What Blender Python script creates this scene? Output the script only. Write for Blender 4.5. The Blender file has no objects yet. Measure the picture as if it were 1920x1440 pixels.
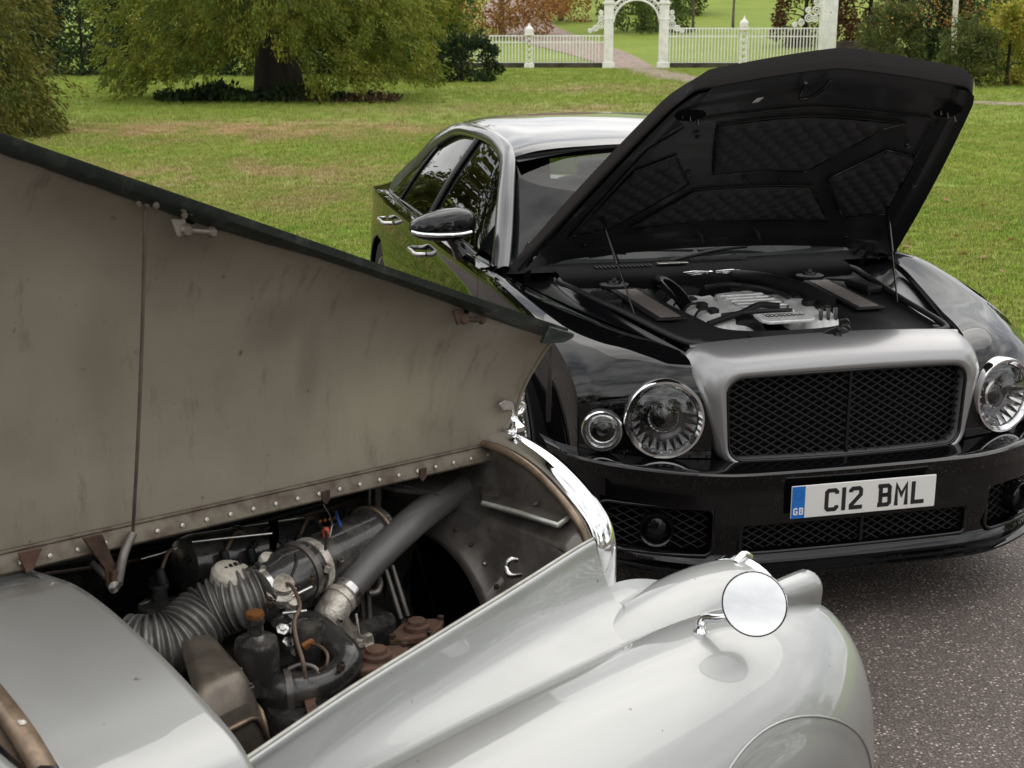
import bpy, bmesh, math, random
import numpy as np
from mathutils import Vector, Matrix, noise as mnoise
R = math.radians
rng = np.random.default_rng(7)
random.seed(7)
SC = bpy.context.scene
COL = SC.collection

# ------------------------------------------------------------------ camera
CAM_H, PITCH, FPX = 1.965, R(14.757), 2560.0
cd = bpy.data.cameras.new('camera')
cam = bpy.data.objects.new('camera', cd); COL.objects.link(cam)
cam.location = (0, 0, CAM_H); cam.rotation_euler = (R(90) - PITCH, 0, 0)
cd.sensor_width = 36; cd.lens = 48; cd.clip_start = .05; cd.clip_end = 2000
cd.dof.use_dof = True; cd.dof.focus_distance = 4.0; cd.dof.aperture_fstop = 13
SC.camera = cam

# ------------------------------------------------------------------ sky: bright broken overcast
SUN_EL, SUN_AZ = R(57), R(24)          # azimuth measured from +Y towards +X
W = bpy.data.worlds.new('World'); SC.world = W; W.use_nodes = True
nt = W.node_tree; nt.nodes.clear()
wo = nt.nodes.new('ShaderNodeOutputWorld')
sky = nt.nodes.new('ShaderNodeTexSky'); sky.sky_type = 'NISHITA'; sky.sun_disc = False
sky.sun_elevation = SUN_EL; sky.sun_rotation = SUN_AZ; sky.dust_density = 2.0
bg1 = nt.nodes.new('ShaderNodeBackground'); bg1.inputs[1].default_value = .10
nt.links.new(sky.outputs[0], bg1.inputs[0])
tc = nt.nodes.new('ShaderNodeTexCoord')
mp = nt.nodes.new('ShaderNodeMapping'); mp.inputs['Scale'].default_value = (1, 1, 2.6)
nt.links.new(tc.outputs['Generated'], mp.inputs[0])
nz = nt.nodes.new('ShaderNodeTexNoise'); nz.inputs['Scale'].default_value = 2.6
nz.inputs['Detail'].default_value = 7; nz.inputs['Roughness'].default_value = .58
nt.links.new(mp.outputs[0], nz.inputs[0])
cr = nt.nodes.new('ShaderNodeValToRGB')
cr.color_ramp.elements[0].position = .34; cr.color_ramp.elements[0].color = (.36, .37, .39, 1)
cr.color_ramp.elements[1].position = .66; cr.color_ramp.elements[1].color = (1.0, .985, .955, 1)
nt.links.new(nz.outputs[0], cr.inputs[0])
bg2 = nt.nodes.new('ShaderNodeBackground'); bg2.inputs[1].default_value = 1.3
nt.links.new(cr.outputs[0], bg2.inputs[0])
mr = nt.nodes.new('ShaderNodeMapRange'); mr.inputs[1].default_value = .28; mr.inputs[2].default_value = .5
mr.inputs[3].default_value = .72; mr.inputs[4].default_value = .98
nt.links.new(nz.outputs[0], mr.inputs[0])
mx = nt.nodes.new('ShaderNodeMixShader')
nt.links.new(mr.outputs[0], mx.inputs[0]); nt.links.new(bg1.outputs[0], mx.inputs[1]); nt.links.new(bg2.outputs[0], mx.inputs[2])
nt.links.new(mx.outputs[0], wo.inputs[0])
sl = bpy.data.lights.new('sun', 'SUN'); sl.energy = 0.65; sl.angle = R(62); sl.color = (1, .96, .89)
sun = bpy.data.objects.new('sun', sl); COL.objects.link(sun)
sdir = Vector((math.sin(SUN_AZ) * math.cos(SUN_EL), math.cos(SUN_AZ) * math.cos(SUN_EL), math.sin(SUN_EL)))
sun.rotation_euler = sdir.to_track_quat('Z', 'Y').to_euler()
SC.view_settings.view_transform = 'Standard'; SC.view_settings.look = 'None'
SC.view_settings.exposure = 0.68; SC.view_settings.gamma = 1.0; SC.view_settings.use_curve_mapping = False
SC.cycles.max_bounces = 8; SC.cycles.transparent_max_bounces = 12; SC.cycles.use_denoising = True
SC.cycles.caustics_reflective = False; SC.cycles.caustics_refractive = False

# ------------------------------------------------------------------ helpers
class Frame:
    """a car standing at (cx,cy): s runs back from its nose, y to its own left, z up"""
    def __init__(S, cx, cy, yaw):
        S.cx, S.cy, S.yaw = cx, cy, R(yaw)
        c, s = math.cos(S.yaw), math.sin(S.yaw)
        S.fw = np.array([c, s, 0]); S.lf = np.array([-s, c, 0]); S.o = np.array([cx, cy, 0])
        S.M = np.stack([-S.fw, S.lf, [0, 0, 1]])
        S.eye = S.M @ (np.array([0, 0, CAM_H]) - S.o)
    def at(S, u, v, **k):
        """the point seen at photograph position (u,v) on one plane of the car"""
        x = (u - 960) / FPX; up = -(v - 720) / FPX
        d = S.M @ np.array([x, math.cos(PITCH) + math.sin(PITCH) * up, -math.sin(PITCH) + math.cos(PITCH) * up])
        ax = 'syz'.index(list(k)[0]); t = (list(k.values())[0] - S.eye[ax]) / d[ax]
        return tuple(S.eye + t * d)

def L(p): return (-p[0], p[1], p[2])       # (s,y,z) -> object space (x forward)

def empty(name, loc=(0, 0, 0), rz=0, label=None, cat=None, group=None):
    o = bpy.data.objects.new(name, None); COL.objects.link(o); o.location = loc; o.rotation_euler = (0, 0, rz)
    o.empty_display_size = .2
    tag(o, label, cat, group); return o
def tag(o, label=None, cat=None, group=None, kind=None):
    if label: o['label'] = label
    if cat: o['category'] = cat
    if group: o['group'] = group
    if kind: o['kind'] = kind
    return o
def mesh_obj(name, verts, faces, mat=None, parent=None, smooth=True, label=None, kind=None, sharp=None, solid=None, bevel=None, sub=None):
    me = bpy.data.meshes.new(name); me.from_pydata([tuple(map(float, v)) for v in verts], [], faces); me.validate(); me.update()
    return link(name, me, mat, parent, smooth, label, kind, sharp, solid, bevel, sub)
def link(name, me, mat=None, parent=None, smooth=True, label=None, kind=None, sharp=None, solid=None, bevel=None, sub=None):
    o = bpy.data.objects.new(name, me); COL.objects.link(o)
    if mat is not None: me.materials.append(mat)
    if smooth: me.shade_smooth()
    if sharp: me.set_sharp_from_angle(angle=R(sharp))
    if parent: o.parent = parent
    if label: o['label'] = label
    if kind: o['kind'] = kind
    if solid:
        m = o.modifiers.new('solid', 'SOLIDIFY'); m.thickness = solid; m.offset = -1 if solid > 0 else 1; m.thickness = abs(solid); m.use_even_offset = False
    if bevel:
        m = o.modifiers.new('bevel', 'BEVEL'); m.width = bevel; m.segments = 2; m.limit_method = 'ANGLE'; m.angle_limit = R(35)
    if sub:
        m = o.modifiers.new('sub', 'SUBSURF'); m.levels = sub; m.render_levels = sub
    return o

def spl(pts, n, closed=False):
    """n points along a Catmull-Rom spline through pts"""
    P = np.array(pts, float)
    if len(P) == 2: return P[0] + (P[1] - P[0]) * np.linspace(0, 1, n)[:, None]
    if closed: P = np.vstack([P, P[:1]])
    d = np.sqrt(np.maximum(np.linalg.norm(np.diff(P, axis=0), axis=1), 1e-9)); T = np.concatenate([[0], np.cumsum(d)])
    if closed: pre, post = P[-2], P[1]; t0, t1 = -d[-1], T[-1] + d[0]
    else: pre, post = 2 * P[0] - P[1], 2 * P[-1] - P[-2]; t0, t1 = -d[0], T[-1] + d[-1]
    Q = np.vstack([pre, P, post]); TT = np.concatenate([[t0], T, [t1]])
    out = []
    for t in np.linspace(0, T[-1], n + (1 if closed else 0))[:n]:
        i = min(max(int(np.searchsorted(TT, t, 'right')) - 1, 1), len(P) - 1)
        a, b, c, e = TT[i - 1:i + 3]; p0, p1, p2, p3 = Q[i - 1:i + 3]
        A1 = (b - t) / (b - a) * p0 + (t - a) / (b - a) * p1; A2 = (c - t) / (c - b) * p1 + (t - b) / (c - b) * p2
        A3 = (e - t) / (e - c) * p2 + (t - c) / (e - c) * p3
        B1 = (c - t) / (c - a) * A1 + (t - a) / (c - a) * A2; B2 = (e - t) / (e - b) * A2 + (t - b) / (e - b) * A3
        out.append((c - t) / (c - b) * B1 + (t - b) / (c - b) * B2)
    return np.array(out)
def gridfaces(nr, nc, cr=False, cc=False, off=0):
    F = []
    for i in range(nr if cr else nr - 1):
        for j in range(nc if cc else nc - 1):
            a = i * nc + j; b = i * nc + (j + 1) % nc; c = ((i + 1) % nr) * nc + (j + 1) % nc; d = ((i + 1) % nr) * nc + j
            F.append((a + off, b + off, c + off, d + off))
    return F
def surf(rows, nu=24, nv=40):
    """dense smooth grid through control rows (each row: points in one section)"""
    A = np.array([spl(r, nu) for r in rows])
    return np.array([spl(A[:, j], nv) for j in range(nu)]).transpose(1, 0, 2)
def patch(name, G, mat, parent, loc=L, **k):
    nr, nc = G.shape[:2]
    return mesh_obj(name, [loc(p) for p in G.reshape(-1, 3)], gridfaces(nr, nc), mat, parent, **k)
def tube_data(path, r, n=12, cap=True, ref=None):
    P = np.array(path, float); m = len(P); rr = np.full(m, r, float) if np.isscalar(r) else np.array(r, float)
    T = np.gradient(P, axis=0); T /= np.maximum(np.linalg.norm(T, axis=1), 1e-9)[:, None]
    u = np.array(ref if ref is not None else ((0, 0, 1) if abs(T[0][2]) < .9 else (1, 0, 0)), float)
    V = []; F = []
    for i in range(m):
        u = u - T[i] * (u @ T[i]); u /= np.linalg.norm(u); w = np.cross(T[i], u)
        for j in range(n):
            a = 2 * math.pi * j / n; V.append(P[i] + rr[i] * (math.cos(a) * u + math.sin(a) * w))
    F = gridfaces(m, n, False, True)
    if cap:
        F.append(tuple(reversed(range(n)))); F.append(tuple((m - 1) * n + j for j in range(n)))
    return V, F
def tube(name, path, r, mat, parent, n=12, k=None, loc=L, cap=True, **kw):
    if k: 
        if not np.isscalar(r): r = np.interp(np.linspace(0, 1, k), np.linspace(0, 1, len(r)), r)
        path = spl(path, k)
    V, F = tube_data(path, r, n, cap)
    kw.setdefault('sharp', 50)
    return mesh_obj(name, [loc(v) for v in V], F, mat, parent, **kw)
OPEN_RINGS = {'headlamp', 'side_lamp', 'lens_ring', 'rim', 'lamp_bowl', 'fog_lamp', 'fog_lens', 'lamp_cover', 'lamp_lens', 'headlamp_rim', 'headlamp_glass', 'headlamp_bowl', 'wing_mirror'}
def lathe_data(prof, o, axis, n=24, cap=True):
    """prof: (radius, distance along axis)"""
    a = np.array(axis, float); a /= np.linalg.norm(a); u = np.array((0, 0, 1.)) if abs(a[2]) < .9 else np.array((1., 0, 0))
    u -= a * (u @ a); u /= np.linalg.norm(u); w = np.cross(a, u); V = []
    for r, h in prof:
        for j in range(n):
            t = 2 * math.pi * j / n; V.append(np.array(o) + a * h + r * (math.cos(t) * u + math.sin(t) * w))
    F = gridfaces(len(prof), n, False, True)
    if cap and prof[0][0] > 1e-6: F.append(tuple(reversed(range(n))))
    if cap and prof[-1][0] > 1e-6: F.append(tuple((len(prof) - 1) * n + j for j in range(n)))
    return V, F
def lathe(name, prof, o, axis, mat, parent, n=24, loc=L, **kw):
    V, F = lathe_data(prof, o, axis, n, name not in OPEN_RINGS); kw.setdefault('sharp', 35)
    return mesh_obj(name, [loc(v) for v in V], F, mat, parent, **kw)
def box_data(c, size, rot=None):
    V = [];
    for x in (-.5, .5):
        for y in (-.5, .5):
            for z in (-.5, .5): V.append((x * size[0], y * size[1], z * size[2]))
    V = np.array(V)
    if rot is not None: V = V @ np.array(Matrix.Rotation(rot[0], 3, rot[1])).T
    F = [(0, 1, 3, 2), (4, 6, 7, 5), (0, 4, 5, 1), (2, 3, 7, 6), (0, 2, 6, 4), (1, 5, 7, 3)]
    return [tuple(v + np.array(c)) for v in V], F
def box(name, c, size, mat, parent, rot=None, bevel=.003, loc=L, **kw):
    V, F = box_data(c, size, rot); return mesh_obj(name, [loc(v) for v in V], F, mat, parent, smooth=False, bevel=bevel, **kw)
def join(parts):
    V = []; F = []
    for v, f in parts:
        n = len(V); V += list(v); F += [tuple(i + n for i in q) for q in f]
    return V, F
def slab(name, poly, depth, mat, parent, loc=L, bevel=.002, smooth=False, **kw):
    """poly: 3-D points of a (nearly) flat outline, extruded by the vector depth"""
    P = np.array(poly, float); n = len(P); Q = P + np.array(depth, float)
    F = [tuple(range(n)), tuple(range(2 * n - 1, n - 1, -1))] + [(i, i + n, (i + 1) % n + n, (i + 1) % n) for i in range(n)]
    return mesh_obj(name, [loc(v) for v in np.vstack([P, Q])], F, mat, parent, smooth=smooth, bevel=bevel, **kw)
def fixn(o):
    bm = bmesh.new(); bm.from_mesh(o.data); bmesh.ops.recalc_face_normals(bm, faces=bm.faces); bm.to_mesh(o.data); bm.free(); return o

# ------------------------------------------------------------------ materials
def mat(name, col, rough=.5, metal=0., coat=0., var=0., vscale=8., bump=0., bscale=60., spec=.5, col2=None, fac=(.4, .6), coat_r=.03, det=5, stretch=None, trans=0, island=0., rvar=0.):
    m = bpy.data.materials.new(name); m.use_nodes = True; t = m.node_tree; b = t.nodes['Principled BSDF']
    b.inputs['Roughness'].default_value = rough; b.inputs['Metallic'].default_value = metal
    b.inputs['Coat Weight'].default_value = coat; b.inputs['Coat Roughness'].default_value = coat_r
    b.inputs['Specular IOR Level'].default_value = spec
    b.inputs['Base Color'].default_value = (*col, 1)
    if trans: b.inputs['Transmission Weight'].default_value = trans
    co = None
    if var or col2 or bump or rvar:
        tcn = t.nodes.new('ShaderNodeTexCoord'); co = tcn.outputs['Object']
        if stretch:
            mpn = t.nodes.new('ShaderNodeMapping'); mpn.inputs['Scale'].default_value = stretch; t.links.new(co, mpn.inputs[0]); co = mpn.outputs[0]
    src = None
    if var or col2 or rvar:
        n = t.nodes.new('ShaderNodeTexNoise'); n.inputs['Scale'].default_value = vscale; n.inputs['Detail'].default_value = det; n.inputs['Roughness'].default_value = .62
        t.links.new(co, n.inputs[0])
        rp = t.nodes.new('ShaderNodeValToRGB'); e = rp.color_ramp.elements
        e[0].position, e[1].position = fac
        c2 = col2 if col2 else tuple(min(1, c * (1 + var)) for c in col); c1 = col if col2 else tuple(c * (1 - var) for c in col)
        e[0].color = (*c1, 1); e[1].color = (*c2, 1)
        t.links.new(n.outputs[0], rp.inputs[0]); src = rp.outputs[0]
        if rvar:
            q = t.nodes.new('ShaderNodeMapRange'); q.inputs[1].default_value = .3; q.inputs[2].default_value = .7
            q.inputs[3].default_value = rough - rvar; q.inputs[4].default_value = rough + rvar
            t.links.new(n.outputs[0], q.inputs[0]); t.links.new(q.outputs[0], b.inputs['Roughness'])
    if island:
        g = t.nodes.new('ShaderNodeNewGeometry'); hs = t.nodes.new('ShaderNodeHueSaturation')
        mrn = t.nodes.new('ShaderNodeMapRange'); mrn.inputs[3].default_value = 1 - island; mrn.inputs[4].default_value = 1 + island
        t.links.new(g.outputs['Random Per Island'], mrn.inputs[0]); t.links.new(mrn.outputs[0], hs.inputs['Value'])
        mh = t.nodes.new('ShaderNodeMapRange'); mh.inputs[3].default_value = .5 - .035 * island * 2; mh.inputs[4].default_value = .5 + .035 * island * 2
        t.links.new(g.outputs['Random Per Island'], mh.inputs[0]); t.links.new(mh.outputs[0], hs.inputs['Hue'])
        if src: t.links.new(src, hs.inputs['Color'])
        else: hs.inputs['Color'].default_value = (*col, 1)
        src = hs.outputs[0]
    if src: t.links.new(src, b.inputs['Base Color'])
    if bump:
        n2 = t.nodes.new('ShaderNodeTexNoise'); n2.inputs['Scale'].default_value = bscale; n2.inputs['Detail'].default_value = 4
        t.links.new(co, n2.inputs[0])
        bp = t.nodes.new('ShaderNodeBump'); bp.inputs['Strength'].default_value = bump; bp.inputs['Distance'].default_value = .01
        t.links.new(n2.outputs[0], bp.inputs['Height']); t.links.new(bp.outputs[0], b.inputs['Normal'])
    return m
M = {}
M['black_paint'] = mat('black_paint', (.0025, .0025, .003), .5, 0, 1., spec=.0, coat_r=.008)
M['grey_paint'] = mat('grey_paint', (.040, .040, .044), .34, .5, 1., coat_r=.012)
M['shell_metal'] = mat('shell_metal', (.33, .325, .33), .34, .65, .5, coat_r=.12, rvar=.03, vscale=5)
M['silver_paint'] = mat('silver_paint', (.345, .350, .345), .46, .7, 1., var=.03, vscale=2.5, coat_r=.015, rvar=.05)
M['chrome'] = mat('chrome', (.82, .82, .83), .06, 1., 0)
M['dull_chrome'] = mat('dull_chrome', (.6, .59, .57), .25, 1., 0, var=.12, vscale=30)
M['black_plastic'] = mat('black_plastic', (.013, .013, .014), .55, 0, 0, bump=.08, bscale=300, spec=.22)
M['black_gloss'] = mat('black_gloss', (.005, .005, .006), .12, 0, 0)
M['black_rubber'] = mat('black_rubber', (.012, .012, .012), .62)
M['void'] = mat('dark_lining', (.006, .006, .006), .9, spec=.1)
M['quilt'] = mat('quilt', (.026, .026, .028), .7, bump=.25, bscale=260)
M['inner_bonnet'] = mat('inner_bonnet', (.018, .018, .019), .42, 0, .2)
M['aluminium'] = mat('aluminium', (.82, .82, .81), .42, .35, 0, var=.1, vscale=40, bump=.1, bscale=150)
M['matte_black'] = mat('matte_black', (.011, .011, .012), .9, spec=.05, bump=.1, bscale=200)
M['vent_mesh'] = mat('vent_mesh', (.27, .235, .215), .5, .5, 0, var=.35, vscale=220)
M['plate_white'] = mat('plate_white', (.80, .79, .76), .35, 0, .3)
M['plate_blue'] = mat('plate_blue', (.01, .16, .56), .35, 0, .3)
M['plate_black'] = mat('plate_black', (.012, .012, .013), .5)
M['plate_star'] = mat('plate_star', (.02, .10, .30), .4)
M['white_print'] = mat('white_print', (.85, .85, .85), .4)
def glassmat(name, tint, base=.06, rough=.0):
    m = bpy.data.materials.new(name); m.use_nodes = True; t = m.node_tree; t.nodes.clear()
    o = t.nodes.new('ShaderNodeOutputMaterial'); a = t.nodes.new('ShaderNodeBsdfTransparent'); a.inputs[0].default_value = (*tint, 1)
    g = t.nodes.new('ShaderNodeBsdfGlossy'); g.inputs['Roughness'].default_value = rough
    lw = t.nodes.new('ShaderNodeLayerWeight'); lw.inputs[0].default_value = .5; f = t.nodes.new('ShaderNodeMath'); f.operation = 'POWER'; f.inputs[1].default_value = 5.; t.links.new(lw.outputs['Facing'], f.inputs[0])
    ad = t.nodes.new('ShaderNodeMath'); ad.operation = 'MULTIPLY_ADD'; ad.inputs[1].default_value = .95 - base; ad.inputs[2].default_value = base; ad.use_clamp = True
    x = t.nodes.new('ShaderNodeMixShader'); t.links.new(f.outputs[0], ad.inputs[0]); t.links.new(ad.outputs[0], x.inputs[0])
    t.links.new(a.outputs[0], x.inputs[1]); t.links.new(g.outputs[0], x.inputs[2]); t.links.new(x.outputs[0], o.inputs[0]); return m
M['side_glass'] = glassmat('side_glass', (.06, .065, .06), .06)
M['screen_glass'] = glassmat('screen_glass', (.38, .42, .41), .06)
M['lamp_glass'] = glassmat('lamp_glass', (.95, .95, .95), .09)
M['lamp_dark'] = mat('lamp_dark', (.10, .10, .105), .12, .9)
M['facet'] = mat('facet', (.95, .95, .95), .12, .85)
M['interior'] = mat('interior', (.02, .02, .022), .6)
M['leather'] = mat('leather', (.025, .025, .03), .5)
# old car
def inner_steel():
    m = mat('bonnet_inner_steel', (.245, .212, .165), .46, .25, 0, rvar=.07, vscale=3.2, col2=(.345, .305, .24), fac=(.3, .72), det=9)
    t = m.node_tree; b = t.nodes['Principled BSDF']; src = b.inputs['Base Color'].links[0].from_socket
    tcn = t.nodes.new('ShaderNodeTexCoord'); mpn = t.nodes.new('ShaderNodeMapping'); mpn.inputs['Scale'].default_value = (9, 2, 2.2)
    t.links.new(tcn.outputs['Object'], mpn.inputs[0])
    n = t.nodes.new('ShaderNodeTexNoise'); n.inputs['Scale'].default_value = 3.0; n.inputs['Detail'].default_value = 8; n.inputs['Roughness'].default_value = .7
    t.links.new(mpn.outputs[0], n.inputs[0])
    rp = t.nodes.new('ShaderNodeValToRGB'); rp.color_ramp.elements[0].position = .56; rp.color_ramp.elements[1].position = .70
    rp.color_ramp.elements[0].color = (0, 0, 0, 1); rp.color_ramp.elements[1].color = (.6, .6, .6, 1); t.links.new(n.outputs[0], rp.inputs[0])
    x = t.nodes.new('ShaderNodeMix'); x.data_type = 'RGBA'; t.links.new(rp.outputs[0], x.inputs['Factor']); t.links.new(src, x.inputs['A']); x.inputs['B'].default_value = (.13, .108, .082, 1)
    # fine dark specks
    v = t.nodes.new('ShaderNodeTexNoise'); v.inputs['Scale'].default_value = 38; v.inputs['Detail'].default_value = 3; t.links.new(tcn.outputs['Object'], v.inputs[0])
    r2 = t.nodes.new('ShaderNodeValToRGB'); r2.color_ramp.elements[0].position = .70; r2.color_ramp.elements[1].position = .76
    r2.color_ramp.elements[0].color = (0, 0, 0, 1); r2.color_ramp.elements[1].color = (.7, .7, .7, 1); t.links.new(v.outputs[0], r2.inputs[0])
    y = t.nodes.new('ShaderNodeMix'); y.data_type = 'RGBA'; t.links.new(r2.outputs[0], y.inputs['Factor']); t.links.new(x.outputs['Result'], y.inputs['A']); y.inputs['B'].default_value = (.045, .035, .025, 1)
    last = y.outputs['Result']
    for c_, s_, col_, amt in (((-.33, 0, 1.215), (.20, 9, .125), (.43, .395, .29, 1), .75), ((-.64, 0, 1.43), (.075, 9, .06), (.13, .108, .082, 1), .42), ((-.97, 0, 1.40), (.05, 9, .12), (.17, .145, .11, 1), .3), ((-.55, 0, 1.33), (.03, 9, .10), (.15, .125, .095, 1), .35)):
        mm = t.nodes.new('ShaderNodeMapping'); mm.vector_type = 'TEXTURE'; mm.inputs['Location'].default_value = c_; mm.inputs['Scale'].default_value = s_; t.links.new(tcn.outputs['Object'], mm.inputs[0])
        ln = t.nodes.new('ShaderNodeVectorMath'); ln.operation = 'LENGTH'; t.links.new(mm.outputs[0], ln.inputs[0]); ad_ = t.nodes.new('ShaderNodeMath'); ad_.operation = 'ADD'; t.links.new(ln.outputs['Value'], ad_.inputs[0]); t.links.new(n.outputs[0], ad_.inputs[1])
        q = t.nodes.new('ShaderNodeMapRange'); q.interpolation_type = 'SMOOTHSTEP'; q.inputs[1].default_value = .75; q.inputs[2].default_value = 1.75; q.inputs[3].default_value = amt; q.inputs[4].default_value = 0; t.links.new(ad_.outputs[0], q.inputs[0])
        zz = t.nodes.new('ShaderNodeMix'); zz.data_type = 'RGBA'; t.links.new(q.outputs[0], zz.inputs['Factor']); t.links.new(last, zz.inputs['A']); zz.inputs['B'].default_value = col_; last = zz.outputs['Result']
    t.links.new(last, b.inputs['Base Color'])
    nb_ = t.nodes.new('ShaderNodeTexNoise'); nb_.inputs['Scale'].default_value = 5; nb_.inputs['Detail'].default_value = 3; t.links.new(tcn.outputs['Object'], nb_.inputs[0]); bb_ = t.nodes.new('ShaderNodeBump'); bb_.inputs['Strength'].default_value = .25; bb_.inputs['Distance'].default_value = .02; t.links.new(nb_.outputs[0], bb_.inputs['Height']); t.links.new(bb_.outputs[0], b.inputs['Normal']); return m
M['inner_steel'] = inner_steel()
M['flange'] = mat('worn_flange', (.016, .022, .018), .5, .3, 0, col2=(.085, .095, .08), fac=(.52, .85), vscale=22, bump=.2, bscale=60)
M['hinge'] = mat('worn_hinge', (.17, .145, .11), .5, .4, 0, col2=(.075, .05, .035), fac=(.42, .7), vscale=26, det=8)
M['rivet'] = mat('rivet_metal', (.5, .46, .40), .35, .8)
M['rust'] = mat('rust', (.155, .078, .048), .75, .1, 0, col2=(.06, .038, .028), fac=(.35, .7), vscale=30, bump=.3, bscale=90)
M['rust_dark'] = mat('rust_dark', (.10, .055, .035), .7, .2, 0, col2=(.03, .02, .016), fac=(.35, .65), vscale=40)
M['oily_black'] = mat('oily_black', (.042, .040, .039), .26, .35, .4, col2=(.14, .125, .108), fac=(.5, .78), vscale=24, rvar=.1, bump=.06, bscale=90)
M['dusty_black'] = mat('dusty_black', (.125, .112, .103), .36, .5, .1, col2=(.31, .275, .245), fac=(.44, .8), vscale=9, rvar=.1, bump=.06, bscale=70)
M['hose_rubber'] = mat('hose_rubber', (.13, .127, .122), .34, .35, .2, bump=.25, bscale=500, rvar=.05, vscale=40)
M['ribbed_hose'] = mat('ribbed_hose', (.17, .162, .152), .36, .4, 0, col2=(.29, .275, .255), fac=(.45, .7), vscale=30)
M['cast_alloy'] = mat('cast_alloy', (.62, .58, .51), .46, .6, 0, col2=(.26, .21, .17), fac=(.4, .72), vscale=35, bump=.3, bscale=110)
M['brown_box'] = mat('brown_box', (.13, .108, .088), .36, .45, 0, col2=(.20, .17, .138), fac=(.4, .65), vscale=16, rvar=.06, bump=.05, bscale=80)
M['cream'] = mat('cream_cap', (.55, .51, .43), .5, col2=(.35, .3, .24), fac=(.5, .8), vscale=60)
M['copper'] = mat('copper', (.40, .17, .06), .4, .7)
M['brown_wire'] = mat('brown_wire', (.12, .08, .055), .5)
M['blue_wire'] = mat('blue_wire', (.03, .10, .35), .4)
M['red_wire'] = mat('red_wire', (.40, .06, .03), .5)
def chip_paint():
    m = M['silver_paint']; t = m.node_tree; b = t.nodes['Principled BSDF']; src = b.inputs['Base Color'].links[0].from_socket
    tcn = t.nodes.new('ShaderNodeTexCoord'); n = t.nodes.new('ShaderNodeTexNoise'); n.inputs['Scale'].default_value = 55; n.inputs['Detail'].default_value = 2; t.links.new(tcn.outputs['Object'], n.inputs[0])
    r = t.nodes.new('ShaderNodeValToRGB'); r.color_ramp.elements[0].position = .75; r.color_ramp.elements[1].position = .79; t.links.new(n.outputs[0], r.inputs[0])
    x = t.nodes.new('ShaderNodeMix'); x.data_type = 'RGBA'; t.links.new(r.outputs[0], x.inputs['Factor']); t.links.new(src, x.inputs['A']); x.inputs['B'].default_value = (.16, .15, .13, 1); t.links.new(x.outputs['Result'], b.inputs['Base Color'])
    n2 = t.nodes.new('ShaderNodeTexNoise'); n2.inputs['Scale'].default_value = 6; n2.inputs['Detail'].default_value = 2; t.links.new(tcn.outputs['Object'], n2.inputs[0])
    bp = t.nodes.new('ShaderNodeBump'); bp.inputs['Strength'].default_value = .12; bp.inputs['Distance'].default_value = .01; t.links.new(n2.outputs[0], bp.inputs['Height']); t.links.new(bp.outputs[0], b.inputs['Coat Normal'])
chip_paint()
M['mirror_glass'] = mat('mirror_glass', (.90, .90, .90), .015, 1.)
M['edge_trim'] = mat('edge_trim', (.42, .42, .38), .45, .4, .3, var=.15, vscale=20)
M['trim_brown'] = mat('trim_brown', (.22, .16, .11), .35, .5, 0, var=.3, vscale=20)
M['tyre'] = mat('tyre', (.014, .014, .014), .75)
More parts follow.
